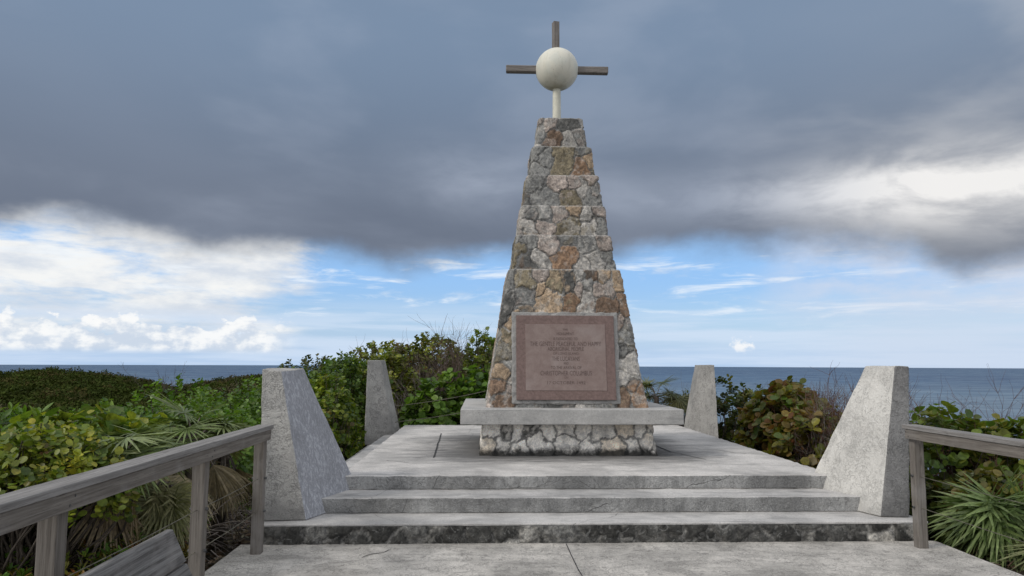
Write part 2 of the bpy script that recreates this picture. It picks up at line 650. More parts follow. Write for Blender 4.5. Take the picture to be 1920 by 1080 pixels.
def earth_mat():
    m_, b = mat('earth')
    p = wpos()
    n1 = noise(p, .9, 6, .65)
    n2 = noise(p, 14, 6, .7)
    v = voro(p, 26, 'F1')
    c = mix(ss(n2, .35, .7), (.035, .028, .02), (.13, .105, .08))
    c = mix(ss(n1, .5, .65) * .5, c, (.05, .05, .02))
    c = mix(ss(E(v.outputs['Distance']), .22, .08) * ss(n1, .40, .5) * .7, c, (.22, .19, .16))
    # far land is covered in low green scrub
    x, y, z = split(p)
    dist = E.math('SQRT', x * x + y * y)
    c = mix(ss(dist, 14, 30), c, mix(ss(noise(p, .25, 5, .6), .4, .6), (.025, .032, .012), (.055, .06, .025)))
    setc(b, c, .95, .15)
    bump(b, n2, .8, .05)
    return m_


M['earth'] = earth_mat()


def sea_mat():
    m_, b = mat('sea_water')
    p = wpos()
    x, y, z = split(p)
    n1 = noise(vec(x * .10, y * .16, 0), 1.0, 6, .62, .3)
    n2 = noise(vec(x * .012, y * .022, 4), 1.0, 5, .6)
    n3 = noise(vec(x * .0009, y * .0030, 7), 1.0, 4, .6)
    c = mix(ss(n3, .40, .62), (.028, .060, .125), (.050, .098, .170))
    c = mix(ss(n2, .42, .66) * .5, c, (.085, .140, .190))
    c = mix(ss(n1, .54, .70) * .45, c, (.24, .30, .36))
    fl = noise(vec(x * .22, y * .5, 2), 1.0, 3, .6)
    c = mix(ss(fl, .655, .70) * .7, c, (.62, .66, .70))
    dist = E.math('SQRT', x * x + y * y)
    c = mix(ss(dist + (n3 - .5) * 900, 2200, 350) * .62, c, (.150, .205, .245))
    d = E.nt.nodes.new('ShaderNodeBsdfDiffuse')
    E.nt.links.new(c, d.inputs[0])
    g = E.nt.nodes.new('ShaderNodeBsdfGlossy')
    g.inputs['Color'].default_value = (.85, .92, 1, 1)
    g.inputs['Roughness'].default_value = .28
    bp = E.nt.nodes.new('ShaderNodeBump')
    bp.inputs['Strength'].default_value = 1.0
    bp.inputs['Distance'].default_value = 3.5
    E.nt.links.new((n1 + n2 * 1.5).v, bp.inputs['Height'])
    E.nt.links.new(bp.outputs[0], g.inputs['Normal'])
    ms = E.nt.nodes.new('ShaderNodeMixShader')
    E.nt.links.new(ss(n2, .35, .7, .13, .28).v, ms.inputs[0])
    E.nt.links.new(d.outputs[0], ms.inputs[1])
    E.nt.links.new(g.outputs[0], ms.inputs[2])
    E.nt.links.new(ms.outputs[0], E.nt.nodes['Material Output'].inputs[0])
    return m_


M['sea'] = sea_mat()

# ------------------------------------------------------------------ terrain and sea
AZT = [(-180, -1.3), (-60, -1.3), (-32.5, -1.25), (-29.6, -.95), (-26.5, -1.6), (-24, -3.0), (-21.9, -4.2), (-19.5, -2.8), (-16.5, -1.5), (-13, -1.6), (180, -1.6)]


def sstep(a, b, x):
    t = np.clip((x - a) / (b - a), 0, 1)
    return t * t * (3 - 2 * t)


def ground_z(x, y):
    x, y = np.asarray(x, float), np.asarray(y, float)
    d = np.hypot(x, y)
    a = np.degrees(np.arctan2(x, y))
    zr = np.interp(a, [k[0] for k in AZT], [k[1] for k in AZT])
    near = -.12 - .055 * np.maximum(0, d - 7)
    near = np.maximum(near, -2.6)
    t = sstep(55, 165, d)
    zl = near * (1 - t) + zr * t
    zl = zl + (fbm(x * .03, y * .03, 3) - .5) * 1.6 * sstep(40, 90, d)
    zl = zl - .30 * np.maximum(0, d - 175)
    # seaward side falls away beyond the platform
    fall = -.12 - .05 * np.maximum(0, d - 8) - .45 * np.maximum(0, d - 21)
    b = sstep(-14, -9, a)
    z_ = zl * (1 - b) + fall * b
    z_ = z_ - .30 * np.maximum(0, x - 5.0) * (d < 1e9)
    bl = sstep(-60, -110, a) + sstep(60, 110, a)          # behind the camera: level ground
    z_ = z_ * (1 - bl) + (-.15 - .01 * d) * bl
    z_ = z_ + (fbm(x * 1.7, y * 1.7, 9) - .5) * .10
    return np.maximum(z_, -42)


def make_terrain():
    A = np.radians(np.concatenate([np.arange(-180, -50, 4), np.arange(-50, 50, .8), np.arange(50, 180, 4)]))
    D = np.concatenate([[0.6], np.geomspace(1.0, 430, 110)])
    aa, dd = np.meshgrid(A, D, indexing='ij')
    x, y = np.sin(aa) * dd, np.cos(aa) * dd
    z = ground_z(x, y)
    # keep the sheet under the path and platform
    pad = (x > -2.2) & (x < 4.3) & (y > -6) & (y < 15.5)
    z = np.where(pad, np.minimum(z, -.2), z)
    n, k = aa.shape
    V = np.stack([x, y, z], -1).reshape(-1, 3)
    V = np.concatenate([V, [[0, 0, -.3]]])
    I = np.arange(n)
    J = (I + 1) % n
    q = []
    for c in range(k - 1):
        q.append(np.stack([I * k + c, I * k + c + 1, J * k + c + 1, J * k + c], -1))
    q = np.concatenate(q)
    tri = np.stack([np.full(n, n * k), I * k, J * k], -1)
    flat = np.concatenate([q.ravel(), tri.ravel()])
    sizes = np.concatenate([np.full(len(q), 4), np.full(len(tri), 3)])
    o = mesh_np('ground', V, flat, sizes, M['earth'], smooth=True)
    tag(o, kind='structure')


make_terrain()


def make_sea():
    bm = bmesh.new()
    rings = [60, 300, 1200, 4000, 12000]
    prev = None
    nseg = 160
    for r in rings:
        ring = [bm.verts.new((r * math.sin(2 * math.pi * i / nseg), r * math.cos(2 * math.pi * i / nseg), -35)) for i in range(nseg)]
        if prev:
            for i in range(nseg):
                bm.faces.new((prev[i], prev[(i + 1) % nseg], ring[(i + 1) % nseg], ring[i]))
        else:
            bm.faces.new(ring)
        prev = ring
    tag(obj_bm('sea', bm, M['sea']), kind='structure')


make_sea()

# ------------------------------------------------------------------ path
bm = box(-2.27, 4.42, -5, 7.262, -.35, 0, bevel=.015, cuts=5, rough=.004)
tag(obj_bm('path', bm, M['path']), kind='structure')


def strip(bm, pts, w, mi=1, dz=.004):
    """thin dark joint line lying on a surface"""
    pts = [Vector(p) for p in pts]
    vs = []
    for i, p in enumerate(pts):
        t = (pts[min(i + 1, len(pts) - 1)] - pts[max(i - 1, 0)])
        n = Vector((-t.y, t.x, 0)).normalized() * w * .5
        vs.append((bm.verts.new(p + n + Vector((0, 0, dz))), bm.verts.new(p - n + Vector((0, 0, dz)))))
    for a, c in zip(vs, vs[1:]):
        f = bm.faces.new((a[0], a[1], c[1], c[0]))
        f.material_index = mi


def wander(p, q, n, amt, seed):
    r = random.Random(seed)
    p, q = Vector(p), Vector(q)
    out = []
    for i in range(n + 1):
        t = i / n
        v = p.lerp(q, t)
        k = amt if 0 < i < n else 0
        out.append(v + Vector((r.uniform(-k, k), r.uniform(-k, k), 0)))
    return out


# ------------------------------------------------------------------ rubble masonry
PAL = {'G': (.275, .275, .265), 'T': (.45, .34, .235), 'R': (.29, .19, .125), 'O': (.25, .215, .15), 'P': (.47, .45, .42),
       'K': (.41, .352, .315), 'B': (.23, .16, .115), 'D': (.125, .125, .12), 'W': (.93, .90, .85), 'V': (.88, .79, .67), 'X': (.065, .065, .062), 'Y': (.42, .41, .385)}


def rubble_loop(name, cx, cy, hx0, hy0, hx1, hy1, z0, z1, seeds, rnd, parent, mtl, off, res=.012, relief=.022, mw=.016,
                mortar=(.27, .26, .25), seed=1, cell=.24, corner=.03, palette='GGTOPKKRBDP', cap=True, capcol=(.27, .26, .25), lip=0.02):
    """a closed, tapering course of rubble stones: one continuous strip round a rectangle, real relief"""
    rg = np.random.default_rng(seed)
    # perimeter (unit rectangle param) starting at middle of the back, going so that the front runs left to right
    per = 2 * (2 * hx0 + 2 * hy0)
    n = int(per / res)
    s = np.linspace(0, per, n, endpoint=False)
    L = [hx0, 2 * hy0, 2 * hx0, 2 * hy0, hx0]
    cum = np.cumsum([0] + L)
    ux, uy = np.zeros(n), np.zeros(n)
    # segments: back(mid->left) , left (back->front), front (left->right), right (front->back), back(right->mid)
    k = (s < cum[1]); ux[k] = -(s[k]) / hx0; uy[k] = 1
    k = (s >= cum[1]) & (s < cum[2]); ux[k] = -1; uy[k] = 1 - (s[k] - cum[1]) / hy0
    k = (s >= cum[2]) & (s < cum[3]); ux[k] = -1 + (s[k] - cum[2]) / hx0; uy[k] = -1
    k = (s >= cum[3]) & (s < cum[4]); ux[k] = 1; uy[k] = -1 + (s[k] - cum[3]) / hy0
    k = (s >= cum[4]); ux[k] = 1 - (s[k] - cum[4]) / hx0; uy[k] = 1
    sc_ = cum[2] + hx0                                   # s at the centre of the front
    H = z1 - z0
    nt_ = max(4, int(H / res))
    t = np.linspace(0, H, nt_)
    Sg, Tg = np.meshgrid(s, t, indexing='ij')
    # seeds
    P, C = [], []
    for (a, b_, c) in seeds:
        P.append((sc_ + a * hx0 / ((hx0 + hx1) * .5) if False else sc_ + a, b_ - z0)); C.append(PAL[c])
    tries = 0
    while tries < 4000:
        tries += 1
        p = (rg.uniform(0, per), rg.uniform(-.02, H + .02))
        if seeds and abs(p[0] - sc_) < hx0 * .97: continue
        ok = True
        for q in P:
            ddx_ = abs(p[0] - q[0]); ddx_ = min(ddx_, per - ddx_)
            if math.hypot(ddx_, (p[1] - q[1]) * 1.25) < cell * rnd: ok = False; break
        if ok:
            P.append(p); C.append(PAL[rg.choice(list(palette))])
    P = np.array(P); C = np.array(C)
    C = C * rg.uniform(.8, 1.2, (len(C), 1))
    C2 = C[rg.permutation(len(C))] * .55 + C * .45
    wgt = rg.uniform(.78, 1.28, len(C)); asp_ = rg.uniform(.75, 1.35, len(C))
    wx = Sg + (fbm(Sg * 6, Tg * 6, seed) - .5) * .17 + (fbm(Sg * 22, Tg * 22, seed + 3) - .5) * .035
    wy = Tg + (fbm(Sg * 6 + 40, Tg * 6, seed + 1) - .5) * .17 + (fbm(Sg * 22 + 9, Tg * 22, seed + 4) - .5) * .035
    F1 = np.full(Sg.shape, 9.0); F2 = F1.copy(); ID = np.zeros(Sg.shape, int)
    for i, q in enumerate(P):
        dxx = np.abs(wx - q[0]); dxx = np.minimum(dxx, per - dxx)
        d = np.hypot(dxx * asp_[i], (wy - q[1]) * 1.1 / asp_[i] ** .5) / wgt[i]
        up_ = d < F1
        F2 = np.where(up_, F1, np.minimum(F2, d))
        ID = np.where(up_, i, ID)
        F1 = np.where(up_, d, F1)
    e = F2 - F1
    e = e + (fbm(Sg * 30, Tg * 30, seed + 11, 3) - .5) * mw * 1.6
    hgt_ = np.clip((e - mw * .6) / (mw * 2.2), 0, 1)
    hgt_ = hgt_ * hgt_ * (3 - 2 * hgt_)
    tilt = rg.uniform(-.6, .6, (len(P), 2)); bulge = rg.uniform(.5, 1.3, len(P))
    rel = hgt_ * bulge[ID] + hgt_ * (tilt[ID, 0] * (Sg - P[ID, 0]) + tilt[ID, 1] * (Tg - P[ID, 1])) * 1.4
    rel = rel + (fbm(Sg * 18, Tg * 18, seed + 5, 5, .6) - .5) * 1.3 * (.35 + hgt_ * .65)
    disp = rel * relief + (fbm(Sg * 4.5, Tg * 4.5, seed + 21, 3) - .5) * .022
    col = np.where((e < mw)[..., None], np.array(mortar), C[ID])
    blend = np.clip((e - mw * .7) / (mw * .8), 0, 1)[..., None]
    duo = np.clip((fbm(Sg * 11, Tg * 11, seed + 13, 4, .6) - .52) * 9, 0, 1)[..., None]
    stone = C[ID] * (1 - duo) + C2[ID] * duo
    gap = np.clip((fbm(Sg * 4, Tg * 4, seed + 15, 3) - .46) * 8, 0, 1)[..., None]
    mort = np.array(mortar) * (1 - gap) + np.array(mortar) * .62 * gap
    col = mort * (1 - blend) + stone * blend
    rim = np.clip((Tg - (H - .022) + (fbm(Sg * 20, Tg * 5, seed + 17, 3) - .5) * .03) / .012, 0, 1)[..., None] * (.7 if cap else 0)
    col = col * (1 - rim) + np.array((.40, .39, .375)) * rim
    patch = fbm(Sg * 9, Tg * 9, seed + 8, 4, .6)[..., None]
    col = col * (.58 + patch * .66)
    # geometry with rounded corners
    f = (Tg / H)
    hx = hx0 + (hx1 - hx0) * f; hy = hy0 + (hy1 - hy0) * f
    # top edge eased inward
    ease = np.clip((Tg - (H - lip)) / lip, 0, 1) ** 2 * lip * .8
    X = ux[:, None] * (hx - ease); Y = uy[:, None] * (hy - ease)
    nx = np.where(np.abs(ux) > .999, np.sign(ux), 0.0)[:, None] * np.ones_like(X)
    ny = np.where(np.abs(uy) > .999, np.sign(uy), 0.0)[:, None] * np.ones_like(X)
    rc = corner
    ex = np.clip((np.abs(X) - (hx - rc)) / rc, 0, 1); ey = np.clip((np.abs(Y) - (hy - rc)) / rc, 0, 1)
    both = np.minimum(ex, ey)
    # round: pull corner points in, blend normals
    cxn = np.where(ex > 0, np.sign(X) * ex, 0); cyn = np.where(ey > 0, np.sign(Y) * ey, 0)
    ln_ = np.hypot(cxn, cyn) + 1e-9
    inc = (both > 0)
    X = np.where(inc, np.sign(X) * (hx - ease - rc) + cxn / ln_ * rc, X)
    Y = np.where(inc, np.sign(Y) * (hy - ease - rc) + cyn / ln_ * rc, Y)
    nx = np.where(inc, cxn / ln_, nx); ny = np.where(inc, cyn / ln_, ny)
    X = X + nx * disp; Y = Y + ny * disp
    Z = z0 + Tg
    V = np.stack([X + cx, Y + cy, Z], -1).reshape(-1, 3)
    colv = col.reshape(-1, 3)
    i = np.arange(n)[:, None] * nt_; j = np.arange(nt_ - 1)[None, :]
    i2 = ((np.arange(n) + 1) % n)[:, None] * nt_
    q = np.stack([i + j, i2 + j, i2 + j + 1, i + j + 1], -1).reshape(-1, 4)
    flat = [q.ravel()]; sizes = [np.full(len(q), 4)]
    if cap:
        # inner rings then a centre point
        base = len(V); rings = []
        topi = np.arange(n) * nt_ + nt_ - 1
        TV = V[topi]; prev = topi; add = []; addc = []
        cen = np.array([cx, cy, z1])
        for kk, fr in enumerate((.93, .6)):
            rv = cen + (TV - cen) * fr; rv[:, 2] = z1 + (fbm(rv[:, 0] * 9, rv[:, 1] * 9, seed) - .5) * .012
            add.append(rv); addc.append(np.tile(np.array(capcol), (n, 1)))
            cur = base + kk * n + np.arange(n)
            q2 = np.stack([prev, np.roll(prev, -1), np.roll(cur, -1), cur], -1)
            flat.append(q2.ravel()); sizes.append(np.full(n, 4)); prev = cur
        V = np.concatenate([V] + add + [cen[None]]); colv = np.concatenate([colv] + addc + [np.array(capcol)[None]])
        tri = np.stack([prev, np.roll(prev, -1), np.full(n, len(V) - 1)], -1)
        flat.append(tri.ravel()); sizes.append(np.full(n, 3))
    return mesh_np(name, V, np.concatenate(flat), np.concatenate(sizes), mtl, parent, colv, True, off)


# ------------------------------------------------------------------ stepped platform
PL0 = (1.15, 11.5, 0)
plat = thing('stepped_platform', 'weathered grey concrete platform with three broad steps and a rubble stone bottom riser', 'platform', PL0)
rubble_loop('stone_riser', 1.11, 11.58, 3.23, 4.315, 3.23, 4.315, -.3, .163, [], 1.0, plat, M['riserstone'], PL0, res=.02, relief=.026, mw=.016,
            seed=5, cell=.19, corner=.04, palette='XXXDXGDXXDYX', cap=False, lip=.01, mortar=(.31, .305, .29))
bm = box(-2.135, 4.355, 7.252, 15.9, .160, .183, bevel=.008, cuts=6, rough=.004, seed=2)
obj_bm('step', bm, [M['tread'], M['joint']], plat, PL0)
M['riser'] = concrete('streaked_riser', (.43, .425, .415), (.115, .115, .113), .75, 2.2, .5, 'z', .4)


def tread_block(name, x0, x1, y0, y1, z0, z1, seed):
    bm = box(x0, x1, y0, y1, z0, z1, bevel=.014, cuts=6, rough=.011, seed=seed, sc=15)
    bm.normal_update()
    for f in bm.faces:
        if abs(f.normal.z) < .6: f.material_index = 1
    return bm


obj_bm('step', tread_block('s', -1.89, 4.23, 7.743, 15.45, .1831, .337, 3), [M['tread'], M['riser']], plat, PL0)
bm = tread_block('s', -1.545, 3.93, 8.24, 14.935, .3371, .484, 4)
strip(bm, wander((-.63, 9.75, .486), (-.72, 13.1, .486), 8, .006, 1), .020, 2)
strip(bm, wander((2.62, 10.4, .486), (2.86, 9.55, .486), 7, .012, 2), .014, 2)
strip(bm, wander((2.62, 10.4, .486), (2.5, 13.6, .486), 8, .012, 3), .022, 2)
strip(bm, wander((3.05, 10.9, .486), (3.62, 10.2, .486), 7, .07, 4), .010, 2)
strip(bm, wander((.2, 9.45, .486), (1.4, 9.30, .486), 9, .03, 5), .008, 2)
strip(bm, wander((-1.2, 9.5, .486), (-.9, 9.3, .486), 9, .04, 6), .010, 2)
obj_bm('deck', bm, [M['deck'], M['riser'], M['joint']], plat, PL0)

# joints in the path
bm = bmesh.new()
strip(bm, wander((.80, 7.2, 0), (.83, 3.0, 0), 10, .006, 8), .008, 0)
strip(bm, wander((-1.05, 6.75, 0), (-.85, 7.0, 0), 4, .02, 9), .010, 0)
o = obj_bm('joint', bm, M['joint'])
o.parent = bpy.data.objects['path']

# ------------------------------------------------------------------ corner pillars
def pillar(bot, top, zb, zt, mats, label, seed, tz=(0, 0, 0, 0)):
    c = (sum(p[0] for p in bot) / 4, sum(p[1] for p in bot) / 4, zb)
    bm = hexa([(p[0], p[1], zb) for p in bot] + [(p[0], p[1], zt + d) for p, d in zip(top, tz)], bevel=.016, cuts=4, rough=.008, seed=seed, sc=7)
    bm.normal_update()
    bm.faces.ensure_lookup_table()
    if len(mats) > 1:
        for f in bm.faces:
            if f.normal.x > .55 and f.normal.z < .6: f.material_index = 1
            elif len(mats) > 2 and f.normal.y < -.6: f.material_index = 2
    o = obj_bm('concrete_pillar', bm, mats, None, c)
    o.location = c
    tag(o, label, 'pillar', 'tapered pillars at the platform corners')


pillar([(-2.15, 7.38), (-1.70, 7.42), (-1.31, 8.45), (-2.2, 8.5)], [(-2.225, 7.60), (-2.035, 7.60), (-1.93, 8.1), (-2.3, 8.1)], .1835, 1.635,
       [M['stucco'], M['bluestucco']], 'tall tapered pillar with a bluish inner side, beside the left handrail end', 11, (0, -.02, .01, .01))
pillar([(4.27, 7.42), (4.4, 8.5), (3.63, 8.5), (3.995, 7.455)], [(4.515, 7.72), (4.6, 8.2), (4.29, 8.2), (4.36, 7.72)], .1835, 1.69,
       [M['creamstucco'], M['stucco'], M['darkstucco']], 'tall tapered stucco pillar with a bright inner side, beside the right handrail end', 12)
pillar([(-2.2, 14.05), (-1.72, 14.55), (-1.60, 15.02), (-2.2, 15.25)], [(-2.215, 14.35), (-1.98, 14.50), (-1.95, 14.9), (-2.25, 14.95)], .1835, 1.757,
       [M['stucco']], 'slim grey tapered pillar on the far left platform corner, green bush behind it', 13)
pillar([(4.42, 13.9), (4.7, 15.2), (4.09, 15.3), (4.10, 14.95)], [(4.475, 14.25), (4.6, 15.0), (4.345, 15.12), (4.315, 14.7)], .1835, 1.69,
       [M['stucco']], 'slim grey tapered pillar against the sea at the far right platform corner', 14)

# ------------------------------------------------------------------ monument
MO = (1.15, 11.15, .484)
mon = thing('stone_monument', 'stepped rubble stone monument with a brown plaque, topped by a white globe and wooden cross', 'monument', MO)
T1=[(-0.70,2.87,'O'),(-0.52,2.95,'K'),(-0.48,2.78,'T'),(-0.17,2.86,'O'),(0.06,2.90,'D'),(0.28,2.95,'P'),(0.53,2.95,'B'),(0.71,2.94,'T'),(0.25,2.77,'K'),(0.45,2.79,'G'),(0.65,2.76,'K'),(-0.72,2.61,'G'),(-0.32,2.55,'T'),(0.10,2.56,'R'),(0.42,2.56,'P'),(0.72,2.48,'B'),(-0.70,2.44,'D'),(-0.82,2.22,'T'),(-0.77,2.04,'O'),(-0.91,1.80,'O'),(-0.80,1.71,'G'),(-0.92,1.56,'T'),(-0.76,1.53,'P'),(-0.98,1.36,'B'),(-0.86,1.24,'B'),(-0.79,1.33,'K'),(0.79,2.26,'K'),(0.82,2.08,'G'),(0.82,1.90,'D'),(0.89,1.69,'P'),(0.77,1.57,'P'),(0.93,1.39,'R'),(0.99,1.21,'R'),(0.78,1.21,'B'),(-0.50,1.15,'G'),(-0.12,1.15,'D'),(0.24,1.15,'P'),(0.54,1.16,'G')]
T2=[(-0.52,3.43,'G'),(-0.24,3.48,'K'),(0.04,3.50,'G'),(-0.40,3.23,'P'),(-0.55,3.16,'D'),(0.05,3.23,'R'),(0.35,3.39,'G'),(0.45,3.20,'P'),(0.62,3.43,'K'),(0.29,3.14,'P'),(0.63,3.24,'G'),(-0.71,3.22,'O')]
T3=[(-0.47,3.80,'G'),(-0.32,3.70,'K'),(-0.07,3.91,'K'),(0.16,3.93,'T'),(0.36,3.85,'P'),(0.53,3.90,'K'),(0.13,3.71,'O'),(0.39,3.68,'P'),(0.56,3.68,'G'),(-0.27,3.90,'G'),(-0.53,3.67,'P')]
T4=[(-0.42,4.35,'G'),(-0.10,4.36,'K'),(-0.28,4.15,'G'),(0.03,4.12,'O'),(0.30,4.29,'P'),(0.40,4.13,'G'),(0.17,4.39,'K'),(0.54,4.26,'G'),(0.47,4.37,'K')]
T5=[(-0.29,4.72,'G'),(0.03,4.82,'O'),(0.35,4.85,'G'),(0.27,4.61,'R'),(-0.43,4.58,'G'),(0.44,4.73,'T')]
T6=[(-0.20,5.27,'K'),(0.13,5.29,'D'),(-0.17,5.06,'B'),(0.16,5.08,'P'),(-0.34,5.13,'G'),(0.31,5.11,'G')]
PLS=[(-1.02,0.82,'W'),(-0.73,0.83,'W'),(-0.89,0.81,'D'),(-0.55,0.83,'D'),(-0.28,0.80,'W'),(-0.06,0.84,'W'),(0.19,0.81,'W'),(0.48,0.78,'W'),(0.80,0.77,'V'),(1.05,0.81,'W'),(-1.09,0.59,'V'),(-0.90,0.61,'W'),(-0.70,0.60,'W'),(-0.41,0.65,'W'),(-0.06,0.68,'W'),(0.29,0.57,'W'),(0.64,0.60,'V'),(0.84,0.63,'W'),(1.05,0.65,'W')]
rubble_loop('plinth', 1.15, 11.16, 1.18, 1.18, 1.125, 1.125, .47, .913, PLS, 1.0, mon, M['plinth'], MO, res=.012, relief=.016, mw=.022,
            seed=21, cell=.30, palette='WWWWV', cap=False, mortar=(.33, .325, .315))
bm = box(-.29, 2.63, 9.7, 12.66, .913, 1.112, bevel=.012, cuts=5, rough=.005, seed=8)
obj_bm('cap_slab', bm, M['slab'], mon, MO)
TIERS = [(1.112, 3.036, 1.078, .775, T1, 1.145), (3.037, 3.546, .722, .674, T2, 1.145), (3.547, 3.991, .634, .600, T3, 1.148),
         (3.992, 4.467, .562, .514, T4, 1.152), (4.468, 4.925, .466, .430, T5, 1.150), (4.926, 5.40, .370, .317, T6, 1.148)]
for k, (z0, z1, h0, h1, sd_, cx_) in enumerate(TIERS):
    rubble_loop('tier', cx_, 11.15, h0, h0, h1, h1, z0, z1, sd_, 1.0, mon, M['stone'], MO, res=.012 if k == 0 else .010, relief=.024 if k == 0 else .021, mw=.013,
                seed=31 + k, cell=.32 if k == 0 else .27, corner=.04, mortar=(.42, .41, .39) if k == 0 else (.32, .315, .305), palette='GGGTOPKKBDP' if k == 0 else 'GGGOPPKKDB')

# plaque, on the sloping face of the lowest tier
ang_f = math.atan((1.078 - .775) / (3.036 - 1.112))
PO = Vector((1.127, 11.15 - 1.078 + .001 + (1.21 - 1.112) * math.tan(ang_f) - .030, 1.21))
Rf = Matrix.Rotation(-ang_f, 4, 'X')


def on_face(bm):
    bmesh.ops.transform(bm, matrix=Matrix.Translation(PO) @ Rf, verts=bm.verts)
    return bm


def plaque_mat():
    m_, b = mat('plaque_stone')
    p = wpos()
    x, y, z = split(p)
    n1 = noise(p, 7, 6, .65, .5)
    n2 = noise(p, 70, 4, .7)
    n3 = noise(vec(x * 2.2, y, z * 2.2), 1.0, 4, .6)
    c = mix(ss(n1, .35, .7), (.195, .143, .128), (.24, .185, .167))
    c = mix(ss(n2, .5, .7) * .35, c, (.13, .085, .08))
    c = mix(ss(n3, .50, .66) * .5, c, (.275, .228, .212))
    setc(b, c, .72, .3)
    bump(b, n1 + n2 * .6, .35, .008)
    return m_


M['plaque'] = plaque_mat()
M['plaque_edge'] = plain('plaque_border', (.172, .118, .106), .75, .3, 30, .25)
M['letter'] = plain('worn_lettering', (.138, .098, .090), .8, .2, 60, .5)
M['mortar'] = concrete('pale_mortar', (.36, .35, .335), (.20, .195, .19), .6, 1.6)
pw, ph = 1.352, 1.165
bm = on_face(box(-pw / 2 - .06, pw / 2 + .06, -.014, .07, -.05, ph + .055, bevel=.018, cuts=4, rough=.024, seed=3, sc=13))
obj_bm('mortar_bed', bm, M['mortar'], mon, MO)
bm = on_face(box(-pw / 2, pw / 2, -.045, -.010, 0, ph, bevel=.006, cuts=0, rough=0))
plq = obj_bm('plaque', bm, M['plaque_edge'], mon, MO)
pin = .125
bm = on_face(box(-pw / 2 + pin, pw / 2 - pin, -.0505, -.0405, pin, ph - pin, bevel=.004, cuts=0, rough=0))
obj_bm('inscribed_panel', bm, M['plaque'], plq, None)
bpy.data.objects['inscribed_panel'].data.transform(Matrix.Translation(-Vector(MO)))
LINES = [('THIS', .026, 1.0, .965), ('MONUMENT', .040, 1.0, .905), ('IS DEDICATED TO', .038, 1.0, .835), ('THE GENTLE PEACEFUL AND HAPPY', .062, .0, .765),
         ('ABORIGINAL PEOPLE', .055, 1.0, .695), ('OF LONG ISLAND', .034, 1.0, .632), ('THE LUCAYANS', .058, 1.0, .560), ('AND', .032, 1.0, .497),
         ('TO THE ARRIVAL OF', .042, 1.0, .438), ('CHRISTOPHER COLUMBUS', .064, 1.0, .362), ('ON', .032, 1.0, .302), ('17 OCTOBER 1492', .040, 1.0, .232)]
WID = [.07, .24, .33, .98, .50, .35, .38, .07, .42, .70, .05, .52]
for (tx, hh, _, zz), wd in zip(LINES, WID):
    cu_ = bpy.data.curves.new('inscription', 'FONT')
    cu_.body = tx
    cu_.align_x = 'CENTER'; cu_.align_y = 'CENTER'
    cu_.size = 1.0; cu_.resolution_u = 3
    to = bpy.data.objects.new('text', cu_)
    COL.objects.link(to)
    bpy.context.view_layer.update()
    me = bpy.data.meshes.new_from_object(to.evaluated_get(bpy.context.evaluated_depsgraph_get()))
    bpy.data.objects.remove(to)
    co = np.array([v.co for v in me.vertices])
    w0 = np.ptp(co[:, 0]); h0 = np.ptp(co[:, 1])
    cx0, cy0 = (co[:, 0].max() + co[:, 0].min()) / 2, (co[:, 1].max() + co[:, 1].min()) / 2
    for v in me.vertices:
        q_ = Vector(((v.co.x - cx0) * wd / w0, -.0525, zz + (v.co.y - cy0) * hh / h0))
        v.co = PO + Rf.to_3x3() @ q_ - Vector(MO)
    me.materials.clear()
    me.materials.append(M['letter'])
    link(bpy.data.objects.new('inscription', me), plq)

# globe, pole and wooden cross
GC = Vector((1.119, 11.15, 6.287)); GR = .333
bm = bmesh.new()
bmesh.ops.create_uvsphere(bm, u_segments=64, v_segments=40, radius=GR)
for v in bm.verts:
    v.co *= 1 + .006 * math.sin(v.co.x * 9 + 1) * math.sin(v.co.z * 8)
bmesh.ops.translate(bm, verts=bm.verts, vec=GC)


def globe_mat():
    m_, b = mat('globe_paint')
    p = wpos()
    n1 = noise(p, 5, 5, .6, .4)
    n2 = noise(p, 26, 4, .6)
    x, y, z = split(p)
    c = mix(ss(n1, .40, .68), (.66, .63, .54), (.60, .60, .53))
    c = mix(ss(n2, .62, .72) * .30, c, (.38, .36, .30))
    c = mix(ss(noise(p, 38, 3, .6), .66, .71) * .55, c, (.20, .19, .15))
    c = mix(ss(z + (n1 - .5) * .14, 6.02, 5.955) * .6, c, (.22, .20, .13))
    dr = noise(vec(x * 13, y * 13, z * 1.6), 1.0, 4, .6, .2)
    c = mix(ss(dr, .50, .70) * .30, c, (.40, .38, .30))
    setc(b, c, .52, .35)
    bump(b, n1 + n2 * .4, .2, .02)
    return m_


obj_bm('globe', bm, globe_mat(), mon, MO, True)
bm = bmesh.new()
bmesh.ops.create_cone(bm, cap_ends=True, segments=28, radius1=.066, radius2=.062, depth=.60)
bmesh.ops.translate(bm, verts=bm.verts, vec=(1.115, 11.15, 5.39 + .29))
bm.normal_update()
obj_bm('pole', bm, M['paint'], mon, MO, False)
th = -math.atan((6.295 - 6.261) / 1.6)


def beam(x0, x1):
    bm = box(x0, x1, -.055, .055, -.054, .054, bevel=.016, cuts=2, rough=.003, seed=int(x0 * 10))
    bmesh.ops.transform(bm, matrix=Matrix.Translation((1.119, 11.15, 6.279)) @ Matrix.Rotation(-th, 4, 'Y') @ Matrix.Rotation(rad(-3), 4, 'Z'), verts=bm.verts)
    return bm


